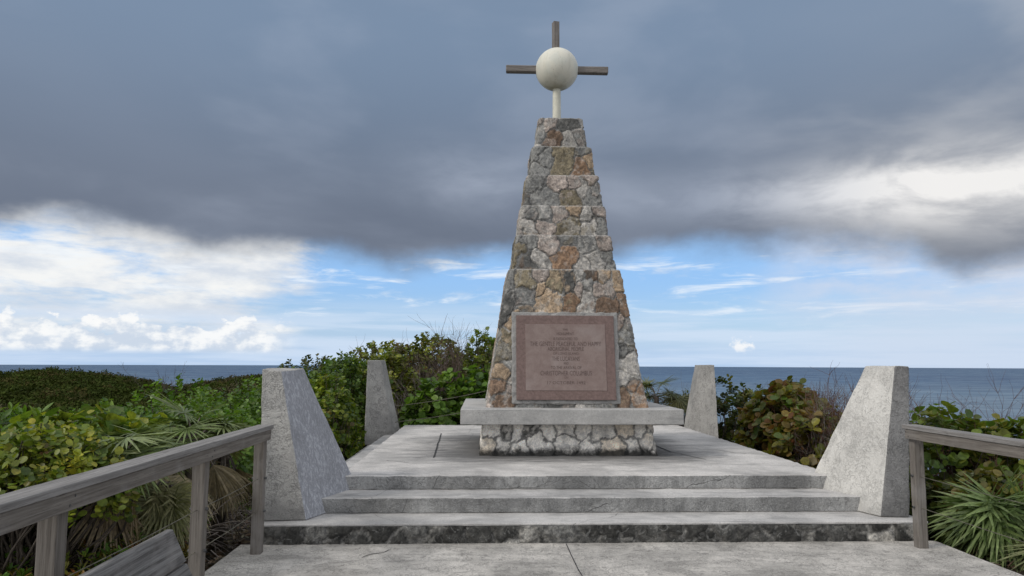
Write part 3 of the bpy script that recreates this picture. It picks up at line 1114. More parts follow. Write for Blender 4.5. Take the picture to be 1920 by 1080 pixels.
WX = wood('dark_beam_wood', 'x', (.245, .222, .205), (.135, .12, .108))
WZ = wood('dark_upright_wood', 'z', (.26, .235, .215), (.14, .122, .11))
obj_bm('cross_arm', beam(-.797, -.29), WX, mon, MO)
obj_bm('cross_arm', beam(.29, .80), WX, mon, MO)
bm = box(1.054, 1.150, 11.10, 11.20, 6.58, 7.062, bevel=.008, cuts=2, rough=.003)
bmesh.ops.rotate(bm, verts=bm.verts, cent=(1.1, 11.15, 6.6), matrix=Matrix.Rotation(rad(14), 3, 'Z'))
obj_bm('cross_upright', bm, WZ, mon, MO)

# ------------------------------------------------------------------ handrails
def plank(name, x0, x1, y0, y1, z0, z1, mtl, parent, off, seed=0, bev=.004):
    bm = box(x0, x1, y0, y1, z0, z1, bevel=bev, cuts=4, rough=.0025, seed=seed, sc=9)
    o_ = obj_bm(name, bm, mtl, parent, off)
    return o_


def handrail(inner, side, y_end, posts, label):
    """inner: x of the face towards the path; side = -1 for the left rail, +1 for the right one"""
    loc = (inner, y_end, 0)
    t = thing('wooden_handrail', label, 'handrail', loc, 'wooden handrails along the path')
    def X(a, b_): return (min(inner + side * a, inner + side * b_), max(inner + side * a, inner + side * b_))
    plank('top_rail', *X(-.012, .13), -1.5, y_end, 1.096, 1.134, WOODTOP, t, loc, 1)
    plank('side_rail', *X(.0, .037), -1.5, y_end - .03, 1.004, 1.0945, WOOD['y'], t, loc, 2)
    for i, py in enumerate(posts):
        p = plank('post', *X(.0395, .1295), py - .045, py + .045, -.02 if i == 0 else -.3, 1.0945, WOOD['z'], t, loc, 5 + i)
        for dyn, zc in ((-.02, 1.03), (.022, 1.068)):
            v, f_, s_ = tubes([([(inner - side * .003, py + dyn, zc), (inner + side * .003, py + dyn, zc), (inner + side * .03, py + dyn, zc)], np.array([.0055, .0065, .002]))], 8)
            mesh_np('nail', v, np.concatenate([f_, np.arange(8)]), np.concatenate([s_, [8]]), M['metal'], p, offset=loc)
        for zc in (.66, .37):
            v, f_, s_ = tubes([([(inner + side * .02, py, zc), (inner + side * .085, py, zc), (inner + side * .15, py, zc)], .011)], 8)
            mesh_np('bolt', v, f_, s_, M['metal'], p, offset=loc)
    for zc in (.66, .37):
        pts = []
        P_ = sorted(posts)
        for a, c in zip(P_, P_[1:]):
            for q in np.linspace(0, 1, 8)[:-1]:
                pts.append((inner + side * .085, a + (c - a) * q, zc - .008 * math.sin(math.pi * q)))
        pts.append((inner + side * .085, P_[-1] + .06, zc))
        v, f_, s_ = tubes([(pts, .0032)], 5)
        mesh_np('wire', v, f_, s_, M['wire'], t, offset=loc)
    return t


handrail(-1.935, -1, 6.99, [6.93, 5.50, 3.66, 1.85, .1, -1.4], 'weathered wooden handrail on the side of the path with the bench')
handrail(4.035, 1, 7.06, [6.995, 5.2, 3.45, 1.7, 0, -1.4], 'weathered wooden handrail beside the fan palm on the seaward side of the path')

# bench with a board back, just inside the left rail
BL = (-1.5, 3.4, 0)
bench = thing('wooden_bench', 'grey weathered wooden bench with a two board backrest inside the handrail', 'bench', BL)


def slant(x, z): return x + (.76 - z) * .20


for k, (za, zb) in enumerate(((.562, .765), (.345, .548))):
    y1 = 4.36
    pts = []
    for z in (za, zb):
        xa = slant(-1.775, z)
        pts += [(xa, 2.2, z), (xa + .036, 2.2, z), (xa + .036, y1 + (.765 - z) * .55, z), (xa, y1 + (.765 - z) * .55, z)]
    bm = hexa(pts, bevel=.005, cuts=4, rough=.003, seed=k, sc=8)
    obj_bm('backrest', bm, wood('bench_board', 'y', (.22, .215, .21), (.085, .08, .078)), bench, BL)
for k in range(3):
    plank('seat', -1.60 + k * .145, -1.465 + k * .145, 2.2, 4.3, .40, .438, WOODTOP, bench, BL, k)
for yy in (2.5, 4.0):
    plank('leg', -1.19, -1.10, yy, yy + .09, 0, .398, WOOD['z'], bench, BL, 3)
    bm = hexa([(-1.72, yy, 0), (-1.63, yy, 0), (-1.63, yy + .09, 0), (-1.72, yy + .09, 0), (-1.845, yy, .70), (-1.80, yy, .70), (-1.80, yy + .09, .70), (-1.845, yy + .09, .70)], bevel=.004, cuts=2, rough=.002)
    obj_bm('leg', bm, WOOD['z'], bench, BL)
    plank('seat_bearer', -1.63, -1.19, yy + .015, yy + .075, .33, .3985, WOOD['x'], bench, BL, 4)

# ------------------------------------------------------------------ vegetation
ROUND = (np.array([(0, 0), (.30, .72), (.95, 1.0), (1.58, .70), (1.85, 0), (1.58, -.70), (.95, -1.0), (.30, -.72)]), [(0, 4, 3, 2, 1), (0, 7, 6, 5, 4)])
LANCE = (np.array([(0, 0), (.5, .30), (1.2, .42), (1.9, .28), (2.4, 0), (1.9, -.28), (1.2, -.42), (.5, -.30)]), [(0, 4, 3, 2, 1), (0, 7, 6, 5, 4)])
QUAD = (np.array([(0, 0), (.8, .55), (1.7, 0), (.8, -.55)]), [(0, 3, 2, 1)])


def unit(a):
    return a / (np.linalg.norm(a, axis=-1, keepdims=True) + 1e-9)


def leaves(name, P, D, N, Sz, C, mtl, parent, off, tpl, rg):
    T, FC = tpl
    D = unit(D); N = unit(N - D * (N * D).sum(1, keepdims=True)); B = np.cross(N, D)
    k = len(T)
    fold = rg.uniform(.05, .38, (len(P), 1)); droop = rg.uniform(-.05, .22, (len(P), 1))
    asp = rg.uniform(.85, 1.1, (len(P), 1))
    lx = T[:, 0][None] * np.ones((len(P), 1)); ly = T[:, 1][None] * asp
    lz = np.abs(ly) * fold - droop * lx ** 2 * .35
    V = P[:, None] + Sz[:, None, None] * (lx[..., None] * D[:, None] + ly[..., None] * B[:, None] + lz[..., None] * N[:, None])
    fl = np.concatenate([np.array(f) for f in FC])
    flat = (fl[None] + (np.arange(len(P)) * k)[:, None]).ravel()
    sizes = np.tile(np.array([len(f) for f in FC]), len(P))
    # loops must be grouped per face
    col = np.repeat(C, k, axis=0)
    return mesh_np(name, V.reshape(-1, 3), flat, sizes, mtl, parent, col, False, off)


GREEN = [((.075, .130, .022), 5), ((.11, .175, .028), 4), ((.045, .085, .018), 3), ((.16, .21, .035), 1.2)]
BRIGHT = [((.085, .165, .022), 5), ((.13, .22, .030), 4), ((.045, .09, .018), 2), ((.16, .22, .04), 1)]
YELLOW = [((.15, .20, .030), 5), ((.27, .30, .040), 5), ((.42, .38, .050), 2.2), ((.065, .105, .022), 4), ((.14, .09, .035), .8)]
OLIVE = [((.10, .115, .022), 4), ((.060, .078, .018), 4), ((.15, .14, .028), 2), ((.12, .066, .025), 2)]
RUST = [((.125, .130, .022), 5), ((.075, .095, .018), 3), ((.20, .175, .032), 3.5), ((.17, .085, .026), 3), ((.13, .05, .022), 1.6), ((.09, .16, .024), 2)]
DARK = [((.030, .048, .012), 5), ((.048, .068, .016), 4), ((.072, .068, .022), 2), ((.065, .090, .020), 2)]
HILL = [((.032, .045, .010), 5), ((.044, .058, .013), 4), ((.058, .052, .019), 2)]


def pick(pal, n, rg):
    w = np.array([p[1] for p in pal], float); w /= w.sum()
    c = np.array([p[0] for p in pal])[rg.choice(len(pal), n, p=w)]
    return c * rg.uniform(.72, 1.25, (n, 1)) * (1 + rg.uniform(-.08, .08, (n, 3)))


def bush(label, blobs, n_tips, size, pal, seed, tpl=ROUND, per=(5, 9), stems=.14, spread=.16, group=None, inner=.25, cat='bush', name='bush', up=.5, twigmat='bark', min_dir=-.45, zmin=-99):
    rg = np.random.default_rng(seed)
    c0 = np.array(blobs[0][:3], float)
    gz = float(ground_z(c0[0], c0[1]))
    off = (c0[0], c0[1], gz)
    root = thing(name, label, cat, off, group)
    bl = np.array(blobs, float)
    area = (bl[:, 3] * bl[:, 4] + bl[:, 5] * (bl[:, 3] + bl[:, 4]))
    area = area / area.sum()
    tips, dirs = [], []
    lobes = [unit(rg.normal(size=(9, 3))) for _ in bl]
    amp = rg.uniform(-.22, .26, (len(bl), 9))
    while len(tips) < n_tips:
        i = rg.choice(len(bl), p=area)
        d = unit(rg.normal(size=3))
        if d[2] < min_dir: continue
        lf = 1 + (amp[i] * np.exp(-(1 - lobes[i] @ d) * 7)).sum()
        r = (rg.uniform(.84, 1.06) if rg.random() > inner else rg.uniform(.45, .84)) * lf
        p = bl[i, :3] + d * bl[i, 3:6] * r
        bad = False
        for j in range(len(bl)):
            if j != i and np.linalg.norm((p - bl[j, :3]) / bl[j, 3:6]) < .72: bad = True
        if bad and rg.random() < .85: continue
        if p[2] < ground_z(p[0], p[1]) + .03 or p[2] < zmin + rg.normal() * .06: continue
        tips.append(p); dirs.append(unit(d * .75 + np.array([0, 0, up]) + rg.normal(size=3) * .28))
    tips = np.array(tips); dirs = np.array(dirs)
    P, D, N, Sz, C = [], [], [], [], []
    for t, a in zip(tips, dirs):
        k = rg.integers(per[0], per[1] + 1)
        ref = unit(np.cross(a, rg.normal(size=3))); rf2 = np.cross(a, ref)
        base = pick(pal, 1, rg)[0]
        ph = rg.uniform(0, 6.28) + np.arange(k) * 2.4 + rg.uniform(-.3, .3, k)
        rad_ = np.cos(ph)[:, None] * ref + np.sin(ph)[:, None] * rf2
        th_ = rg.uniform(.15, .95, k)[:, None]
        D.append(rad_ * np.cos(th_) + a * np.sin(th_))
        N.append(a * np.cos(th_) - rad_ * np.sin(th_) * .8 + rg.normal(size=(k, 3)) * .22 + np.array([0, 0, .25]))
        P.append(t - a * (np.arange(k)[:, None] / k * spread) + rad_ * size * .25)
        Sz.append(size * rg.uniform(.55, 1.15, k))
        C.append(base * .62 + pick(pal, k, rg) * .38)
    P, D, N, Sz, C = map(np.concatenate, (P, D, N, Sz, C))
    leaves('foliage', P, D, N, Sz, C, M['leaf'], root, off, tpl, rg)
    # branches from the base to a share of the tips
    lines = []
    idx = rg.choice(len(tips), max(6, int(len(tips) * stems)), replace=False)
    for i in idx:
        b_ = np.array([off[0], off[1], gz]) + np.array([rg.normal() * bl[:, 3].mean() * .35, rg.normal() * bl[:, 4].mean() * .35, -.05])
        j = int(np.argmin(np.linalg.norm((tips[i] - bl[:, :3]) / bl[:, 3:6], axis=1)))
        b_[:2] = b_[:2] * .4 + bl[j, :2] * .6
        b_[2] = ground_z(b_[0], b_[1]) - .05
        mid = (b_ + tips[i]) / 2 + rg.normal(size=3) * .10 + (tips[i] - b_) * np.array([.15, .15, -.1])
        tt = np.linspace(0, 1, 6)[:, None]
        cv = (1 - tt) ** 2 * b_ + 2 * tt * (1 - tt) * mid + tt ** 2 * tips[i]
        cv[1:-1] += rg.normal(size=(4, 3)) * .025
        lines.append((cv, np.linspace(.016, .0045, 6)))
    v, f_, s_ = tubes(lines, 4)
    mesh_np('branches', v, f_, s_, M[twigmat], root, offset=off)
    return root


def twiggy(base, n, hgt, spread, seed, r0=.010, lean=(0, 0), levels=2, kids=5):
    rg = np.random.default_rng(seed)
    out = []

    def grow(p, d, L, r, lv):
        k = 6
        pts = [p]
        for _ in range(k - 1):
            d = unit(d + rg.normal(size=3) * .16 + np.array([0, 0, .05]))
            pts.append(pts[-1] + d * L / (k - 1))
        out.append((np.array(pts), np.linspace(r, r * .45, k)))
        if lv:
            for _ in range(kids):
                q = rg.integers(2, k)
                dd_ = unit(d + rg.normal(size=3) * .62 + np.array([0, 0, .25]))
                grow(pts[q], dd_, L * rg.uniform(.3, .55), r * .55, lv - 1)
    for _ in range(n):
        b_ = np.array(base, float) + np.array([rg.normal() * spread[0], rg.normal() * spread[1], 0])
        d = unit(np.array([rg.normal() * .32 + lean[0], rg.normal() * .32 + lean[1], 1.0]))
        grow(b_, d, hgt * rg.uniform(.6, 1.0), r0, levels)
    # nothing grows through the platform
    return [l for l in out if not ((l[0][:, 0] > -1.7) & (l[0][:, 0] < 4.5) & (l[0][:, 1] > 7) & (l[0][:, 1] < 15.1)).any()]


def twig_bush(label, base, n, hgt, spread, seed, mtl, r0=.010, group=None, lean=(0, 0), leafpal=None, leafn=0, lsize=.05, kids=5, name='bare_shrub', cat='shrub', levels=2):
    gz = float(ground_z(base[0], base[1]))
    b = (base[0], base[1], gz - .05)
    root = thing(name, label, cat, (base[0], base[1], gz), group)
    ln = twiggy(b, n, hgt, spread, seed, r0, lean, levels, kids)
    v, f_, s_ = tubes(ln, 3)
    off = (base[0], base[1], gz)
    mesh_np('twigs', v, f_, s_, mtl, root, offset=off)
    if leafn:
        rg = np.random.default_rng(seed + 5)
        ends = np.array([l[0][-1] for l in ln if l[1][0] < r0 * .99])
        ends = ends[ends[:, 2] < np.quantile(ends[:, 2], .82)]
        P = ends[rg.choice(len(ends), leafn)] + rg.normal(size=(leafn, 3)) * .03
        D = rg.normal(size=(leafn, 3)) + np.array([0, 0, .4])
        N = rg.normal(size=(leafn, 3)) + np.array([0, -.3, .8])
        leaves('foliage', P, D, N, lsize * rg.uniform(.6, 1.1, leafn), pick(leafpal, leafn, rg), M['leaf'], root, off, ROUND, rg)
    return root


# left of the path
bush('yellow-green round leaved bush behind the left handrail, nearest the camera', [(-3.55, 6.1, .35, 1.0, .75, .82), (-4.5, 6.0, .30, .9, .9, .80), (-3.75, 6.9, .25, .5, .5, .72)], 2000, .031, YELLOW + [((.085, .14, .022), 3)], 101, stems=.16, inner=.25, zmin=.66)
bush('round leaved green bush with yellow tips behind the fan palms', [(-4.05, 7.5, .45, .85, .7, .80), (-3.75, 8.3, .40, .6, .5, .74)], 420, .064, GREEN[:2] + YELLOW[:3], 102, stems=.2)
bush('bush with long bright green upright leaves at the left edge', [(-5.6, 8.7, .35, 1.1, .8, .86), (-4.6, 9.0, .3, .7, .7, .85)], 420, .062, BRIGHT, 103, LANCE, (8, 13), spread=.10, up=1.0)
bush('low bright green bush rising towards the near left pillar', [(-4.2, 11.0, .35, 1.1, 1.0, 1.0), (-5.6, 11.5, .15, 1.2, 1.0, .95), (-3.45, 10.2, .2, .6, .9, .95)], 1100, .037, BRIGHT, 104, stems=.08)
bush('bright green bush close behind the near left pillar', [(-3.7, 13.0, .35, .9, 1.0, 1.12), (-4.9, 13.4, .25, 1.1, 1.0, 1.0)], 1000, .036, BRIGHT, 105, stems=.08)
bush('bush with yellow and green round leaves between the two left pillars', [(-2.78, 11.9, .35, .55, .9, .85), (-2.75, 13.1, .55, .6, .8, .95), (-2.5, 13.75, .25, .34, .45, .5)], 820, .042, YELLOW[:2] + GREEN[:3] + [((.16, .09, .03), 1.2)], 106, stems=.2)
bush('low ground bush with green and rusty leaf rosettes under the left handrail', [(-3.2, 6.5, -.02, .75, .9, .42), (-2.75, 5.7, -.10, .4, .7, .32), (-3.5, 5.2, -.05, .6, .7, .34)], 760, .030, BRIGHT[:3] + [((.22, .085, .025), 4), ((.24, .18, .04), 2)], 107, LANCE, (7, 11), spread=.05, up=1.0, stems=.05, min_dir=-.1)

# rising ground behind the platform, left of the monument
bush('dark small leaved bush on the far left skyline', [(-4.9, 16.5, .22, 1.3, 1.0, 1.10), (-3.8, 17.2, .62, 1.1, 1.0, 1.20)], 1500, .036, DARK[:3] + OLIVE[:3], 111, stems=.1)
bush('mid green bush left of the far left pillar', [(-3.6, 15.4, .55, .9, .7, 1.05), (-2.9, 15.6, .9, .6, .6, 1.05)], 800, .042, GREEN, 112, stems=.1)
bush('rust tinged bush at the top of the skyline mound', [(-2.4, 18.6, .95, 1.2, .9, 1.25), (-1.2, 18.8, 1.25, 1.0, .8, 1.22)], 1400, .044, RUST + OLIVE[:3] + YELLOW[:2], 113, stems=.2)
bush('yellowish bush over the far left pillar', [(-2.3, 17.2, .85, .9, .6, 1.1)], 560, .048, OLIVE[:3] + YELLOW[:2], 114, stems=.25)
twig_bush('thicket of bare brown twigs on the skyline left of the monument', (-.75, 18.4), 120, 2.5, (.62, .4), 115, M['twig'], .011, leafpal=RUST, leafn=700, lsize=.036, kids=7)
twig_bush('bare grey twigs showing in the middle of the mound', (-1.3, 16.6), 26, 1.9, (.5, .25), 116, M['greytwig'], .010, leafpal=GREEN, leafn=120, lsize=.05)
bush('lush green bush of large round leaves behind the platform', [(-.75, 16.0, .55, .75, .6, .95), (-.1, 16.2, .6, .6, .6, 1.05), (-1.35, 15.9, .2, .5, .5, .7)], 430, .075, BRIGHT, 117, stems=.2)
bush('yellow-green bush with open branches beside the monument', [(.1, 17.6, 1.15, .55, .6, 1.2), (.7, 17.4, .9, .6, .5, 1.1)], 420, .056, YELLOW[:2] + OLIVE[:2] + GREEN[:2], 118, stems=.5)
bush('dark bush low behind the platform edge', [(-1.0, 15.6, .05, .9, .35, .55), (.5, 15.7, 0, 1.0, .35, .5)], 330, .050, DARK + GREEN[:1], 119, stems=.1)
twig_bush('dead twigs sticking up from the far left skyline', (-4.0, 17.4), 6, 1.9, (.35, .3), 120, M['greytwig'], .007, kids=3)

bush('dense dark bush filling in behind the bare twigs on the mound', [(-2.2, 20.0, .7, 1.6, .6, 1.3), (-.4, 19.8, .7, 1.4, .6, 1.35)], 900, .055, DARK + OLIVE[:2], 121, stems=.05)

# seaward side, right
bush('reddish green sea grape bush beside the right platform edge', [(4.85, 12.0, .50, .62, 1.0, .9), (4.75, 10.9, .25, .55, .8, .78), (5.3, 12.6, .5, .6, .8, .9)], 700, .068, RUST, 131, stems=.3, spread=.12)
bush('rust and olive bush with small leaves filling the gap beside the near right pillar', [(5.25, 11.1, .10, .65, .8, .80), (5.7, 11.9, .15, .6, .7, .80)], 900, .036, RUST, 142, stems=.3)
bush('dark green bush behind the far right pillar', [(5.0, 15.0, .45, .55, .6, .95), (5.6, 15.3, .25, .6, .6, .9)], 300, .050, OLIVE + DARK[:2], 132, stems=.2)
twig_bush('mass of bare reddish twigs against the sea beside the near right pillar', (5.5, 11.3), 120, 1.5, (.5, .7), 133, M['redtwig'], .009, leafpal=RUST, leafn=900, lsize=.028, kids=7)
twig_bush('tangle of bare grey twigs low behind the right platform edge', (5.15, 10.3), 60, 1.25, (.22, .4), 134, M['greytwig'], .008, leafpal=RUST, leafn=420, lsize=.03, kids=7)
bush('olive bush tucked against the near right pillar', [(4.95, 9.5, .10, .45, .6, .70), (5.5, 10.0, .2, .5, .5, .7)], 260, .055, OLIVE + GREEN[:2], 135, stems=.3)
bush('dark low bush under the reddish sea grape', [(4.65, 11.4, -.15, .40, 1.6, .45)], 260, .050, DARK + GREEN[:1], 136, stems=.1)
bush('round leaved green bush above the right handrail', [(5.5, 8.7, .40, .62, .6, .74), (6.3, 8.6, .32, .7, .6, .70), (7.2, 8.7, .15, .7, .6, .68)], 620, .060, GREEN + RUST[:3] + YELLOW[:1], 137, stems=.3)
bush('dark leafy bush just behind the end post of the right handrail', [(4.85, 8.3, -.1, .40, .5, .62), (5.4, 8.0, -.3, .5, .5, .6)], 420, .045, OLIVE + DARK[:2], 143, stems=.2)
bush('brownish bush with fallen leaves under the right handrail', [(5.4, 7.7, .0, .6, .5, .62), (6.4, 7.6, -.15, .7, .5, .6)], 300, .050, RUST[2:5] + OLIVE, 138, stems=.3)
twig_bush('bare twigs rising above the right handrail', (6.4, 8.9), 80, 1.55, (.85, .3), 139, M['redtwig'], .007, leafpal=RUST, leafn=500, lsize=.026)
twig_bush('dark twigs behind the right side of the monument', (4.2, 17.0), 40, 1.45, (.35, .3), 140, M['greytwig'], .008, leafpal=OLIVE, leafn=120, lsize=.032)
bush('small olive bush between the monument and the far right pillar', [(4.55, 16.6, .15, .40, .45, .85)], 180, .045, OLIVE, 141, LANCE, (6, 10), stems=.2)


# fan palms
def fan_palm(label, base, hub, n_leaf, seed, R_=.50, pet=.55, pal=((.10, .15, .055), (.15, .19, .085), (.07, .11, .04)), dead=.2, deadc=((.33, .27, .18), (.25, .19, .125), (.40, .34, .24)), trunk=True, elev=(-.5, 1.3), azim=None, group='fan palms beside the path'):
    rg = np.random.default_rng(seed)
    off = (base[0], base[1], float(ground_z(base[0], base[1])))
    root = thing('fan_palm', label, 'palm', off, group)
    hub = np.array(hub, float)
    if trunk:
        b_ = np.array([base[0], base[1], off[2] - .05])
        tt = np.linspace(0, 1, 7)[:, None]
        pts = b_ + (hub - b_) * tt
        v, f_, s_ = tubes([(pts, np.linspace(.075, .055, 7))], 9)
        mesh_np('trunk', v, f_, s_, M['bark'], root, offset=off)
    pet_lines = []
    for i in range(n_leaf):
        isdead = rg.random() < dead
        a = rg.uniform(0, 2 * math.pi) if azim is None else rg.uniform(*azim)
        e = rg.uniform(*elev) if not isdead else rg.uniform(-1.25, -.45)
        d = np.array([math.cos(a) * math.cos(e), math.sin(a) * math.cos(e), math.sin(e)])
        L = pet * rg.uniform(.7, 1.15)
        end = hub + d * L + np.array([0, 0, -.10 * L])
        mid = hub + d * L * .5 + np.array([0, 0, .05])
        pet_lines.append((np.array([hub, mid, end]), np.array([.009, .007, .005])))
        # fan
        out = unit(end - mid + np.array([0, 0, -.05]))
        side = unit(np.cross(out, np.array([0, 0, 1.0]) + rg.normal(size=3) * .25))
        nor = np.cross(side, out)
        nb = 30
        span = rg.uniform(1.9, 2.5) if not isdead else rg.uniform(1.0, 1.6)
        col0 = np.array(deadc[rg.integers(3)] if isdead else pal[rg.integers(3)]) * rg.uniform(.8, 1.2)
        V, Fc, Sz, Cc = [], [], [], []
        n0 = 0
        RR = R_ * rg.uniform(.8, 1.15)
        for q in range(nb):
            t = -1 + 2 * q / (nb - 1)
            an = t * span
            bd = unit(out * math.cos(an) + side * math.sin(an) + nor * (.10 + .05 * rg.normal()))
            ln = RR * (1 - .22 * abs(t) ** 2) * rg.uniform(.88, 1.1)
            wd = unit(np.cross(bd, nor + rg.normal(size=3) * .25))
            k = 5
            rr = np.array([0.0, .30, .58, .82, 1.0])
            wv = np.array([.004, .0125, .012, .0075, .001]) * (R_ / .5)
            dr = rg.uniform(.02, .26) if not isdead else rg.uniform(.15, .5)
            cen = end + bd * (rr * ln)[:, None] + np.array([0, 0, -1.0]) * (dr * ln * rr ** 2.2)[:, None]
            keel = np.cross(bd, wd)
            l_ = cen + wd * wv[:, None] - keel * wv[:, None] * .35
            r_ = cen - wd * wv[:, None] - keel * wv[:, None] * .35
            c_ = cen
            V += [l_, c_, r_]
            for z_ in range(k - 1):
                Fc.append((n0 + z_, n0 + z_ + 1, n0 + k + z_ + 1, n0 + k + z_))
                Fc.append((n0 + k + z_, n0 + k + z_ + 1, n0 + 2 * k + z_ + 1, n0 + 2 * k + z_))
            cb_ = col0 * rg.uniform(.85, 1.15)
            tipc = cb_ * .8 + np.array([.06, .05, .03]) * rg.random()
            gr = (rr[:, None] ** 2)
            cc_ = cb_ * (1 - gr) + tipc * gr
            Cc += [cc_, cc_, cc_]
            n0 += 3 * k
        Fc = np.array(Fc)
        mesh_np('frond', np.concatenate(V), Fc.ravel(), np.full(len(Fc), 4), M['palmleaf'], root, np.concatenate(Cc), False, off)
    v, f_, s_ = tubes(pet_lines, 5)
    mesh_np('leaf_stalks', v, f_, s_, M['wire'] if False else M['greytwig'], root, offset=off)
    return root


SILVER = ((.14, .19, .07), (.20, .245, .11), (.10, .145, .05))
fan_palm('upright fan palm over the middle of the left handrail', (-2.85, 7.45), (-2.80, 7.4, .92), 18, 201, .42, .30, SILVER, .22, elev=(.1, 1.4))
fan_palm('fan palm with drooping grey fronds above the left handrail', (-2.95, 6.35), (-2.95, 6.3, .90), 16, 202, .40, .28, SILVER, .08, elev=(.0, 1.1))
fan_palm('low palm with dry yellowed fans behind the second post of the left handrail', (-2.75, 6.8), (-2.72, 6.65, .66), 15, 203, .38, .16, ((.33, .32, .19), (.26, .26, .14), (.19, .20, .10)), .05, elev=(-1.2, -.1))
fan_palm('brown withered palm between the left handrail and the near left pillar', (-2.75, 8.0), (-2.62, 7.75, .78), 20, 204, .34, .22, ((.20, .18, .10), (.14, .14, .065), (.10, .11, .05)), .65, elev=(-.4, .8))
fan_palm('big green fan palm under the right handrail', (5.15, 7.35), (5.10, 7.25, .22), 30, 205, .62, .20, ((.12, .185, .06), (.17, .235, .09), (.085, .14, .042)), .12, elev=(-.25, 1.2))
fan_palm('fan palm with pale dry hanging fans at the path edge on the right', (5.45, 6.75), (5.40, 6.65, -.02), 13, 206, .50, .38, ((.12, .15, .06), (.17, .19, .09), (.09, .12, .045)), .5, elev=(-.5, .7))
fan_palm('small spiky palm beside the right side of the monument', (3.75, 15.9), (3.72, 15.9, 1.0), 12, 207, .42, .32, ((.11, .13, .05), (.15, .16, .075), (.08, .10, .035)), .2, elev=(-.2, 1.3), group=None)
fan_palm('small dark palm just left of the far right pillar', (4.35, 16.1), (4.3, 16.1, .85), 11, 208, .40, .30, ((.11, .11, .04), (.14, .14, .06), (.07, .085, .03)), .3, elev=(-.2, 1.3), group=None)

# leaf litter beside the path
rg = np.random.default_rng(77)
n = 5200
x = np.concatenate([rg.uniform(-3.6, -2.28, n // 2), rg.uniform(4.43, 6.2, n // 2)]); y = rg.uniform(3.0, 10.5, n // 2 * 2)
z = ground_z(x, y) + rg.uniform(.0, .05, len(x)) + .01
P = np.stack([x, y, z], -1)
leaves('leaf_litter', P, rg.normal(size=(len(x), 3)) * np.array([1, 1, .25]), np.array([0, 0, 1.0]) + rg.normal(size=(len(x), 3)) * .45, rg.uniform(.018, .05, len(x)),
       pick([((.13, .10, .07), 4), ((.20, .16, .12), 3), ((.07, .05, .035), 4), ((.28, .25, .21), 1.5)], len(x), rg), M['scrubleaf'], None, None, LANCE, rg)
tag(bpy.data.objects['leaf_litter'], kind='stuff')
ln = []
for k in range(420):
    xx = rg.uniform(-3.5, -2.35); yy = rg.uniform(6.2, 10.0)
    p = np.array([xx, yy, float(ground_z(xx, yy)) + rg.uniform(.01, .35)])
    d = unit(rg.normal(size=3) * np.array([1, 1, .8]))
    L = rg.uniform(.2, .7)
    pts = p + d * np.linspace(0, L, 5)[:, None] + np.array([0, 0, -1]) * (np.linspace(0, 1, 5)[:, None] ** 2) * L * .3
    ln.append((pts, np.linspace(.006, .003, 5)))
v, f_, s_ = tubes(ln, 3)
tag(mesh_np('dead_brush', v, f_, s_, M['greytwig']), kind='stuff')

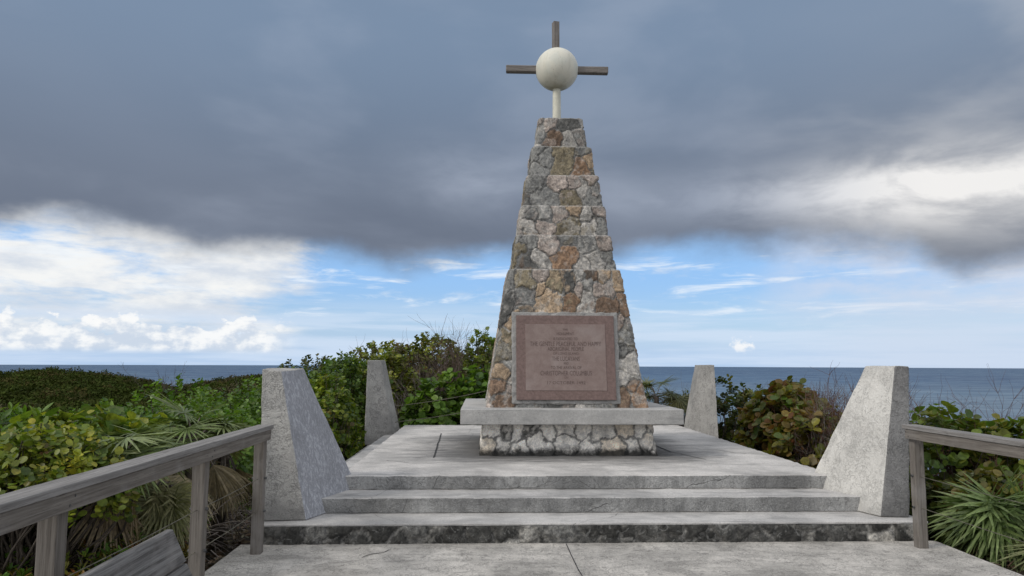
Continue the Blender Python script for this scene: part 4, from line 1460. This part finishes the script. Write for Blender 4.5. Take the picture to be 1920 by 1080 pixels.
# low scrub covering the far hillside, on the left
rg = np.random.default_rng(88)
PP, DD, NN, SS, CC = [], [], [], [], []
cnt = 0
while cnt < 6000:
    a = rad(rg.uniform(-37, -9)); d = math.exp(rg.uniform(math.log(20), math.log(185)))
    xx, yy = math.sin(a) * d, math.cos(a) * d
    gz = float(ground_z(xx, yy))
    sc_ = rg.uniform(.5, 1.1) * (1 + d / 220)
    big = vnoise(np.array(xx * .11), np.array(yy * .11), 8)
    hh = sc_ * rg.uniform(.55, .95) * (.42 + .8 * float(big))
    if d < 40: hh *= .8
    k = 115
    dv = unit(rg.normal(size=(k, 3))); dv[:, 2] = np.abs(dv[:, 2])
    PP.append(np.array([xx, yy, gz]) + dv * np.array([sc_, sc_, hh]) * rg.uniform(.86, 1.04, (k, 1)))
    DD.append(rg.normal(size=(k, 3)))
    NN.append(dv + rg.normal(size=(k, 3)) * .22 + np.array([0, 0, .25]))
    SS.append(min(sc_, 1.5) * rg.uniform(.12, .20, k) * (.7 if d < 45 else 1))
    br = float(vnoise(np.array(xx * .035), np.array(yy * .035), 5))
    pal = HILL if br < .60 else [((.075, .065, .035), 3), ((.06, .055, .03), 3), ((.04, .05, .018), 2)]
    base = pick(pal, 1, rg)[0]
    CC.append(base * .88 + pick(pal, k, rg) * .12)
    cnt += 1
leaves('hillside_scrub', *map(np.concatenate, (PP, DD, NN, SS, CC)), M['scrubleaf'], None, None, QUAD, rg)
tag(bpy.data.objects['hillside_scrub'], kind='stuff')

# thin saplings standing on the far dip of the hill
def sapling(label, base, h, n, seed, sp):
    g = float(ground_z(*base)) + .6
    root = thing('sapling', label, 'sapling', (base[0], base[1], g))
    ln = twiggy((base[0], base[1], g - .6), n, h, sp, seed, .035, kids=5)
    v, f_, s_ = tubes(ln, 3)
    mesh_np('twigs', v, f_, s_, M['bark'], root, offset=(base[0], base[1], g))


def at_az(u, d):
    a = math.atan((u - 960) / F_PX) + yaw
    return (math.sin(a) * d, math.cos(a) * d)


sapling('tall thin sapling on the hill dip against the sea', at_az(303, 95), 4.2, 2, 301, (.1, .1))
sapling('low spreading sapling on the hill dip against the sea', at_az(335, 95), 2.6, 9, 302, (1.0, .3))

# wire strung behind the platform
wf = thing('wire_fence', 'thin wires strung from the far left pillar towards a post behind the monument', 'fence', (.75, 15.6, -.3))
bm = box(.70, .80, 15.55, 15.65, -.45, 1.45, bevel=.006, cuts=2, rough=.003)
obj_bm('post', bm, WOOD['z'], wf, (.75, 15.6, -.3))
for (za, zb) in ((.86, 1.30), (.55, .95)):
    q = np.linspace(0, 1, 12)[:, None]
    pts = np.array([-1.72, 14.8, za]) * (1 - q) + np.array([.74, 15.55, zb]) * q
    pts[:, 2] -= .05 * np.sin(np.pi * q[:, 0])
    v, f_, s_ = tubes([(pts, .007)], 5)
    mesh_np('wire', v, f_, s_, M['wire'], wf, offset=(.75, 15.6, -.3))
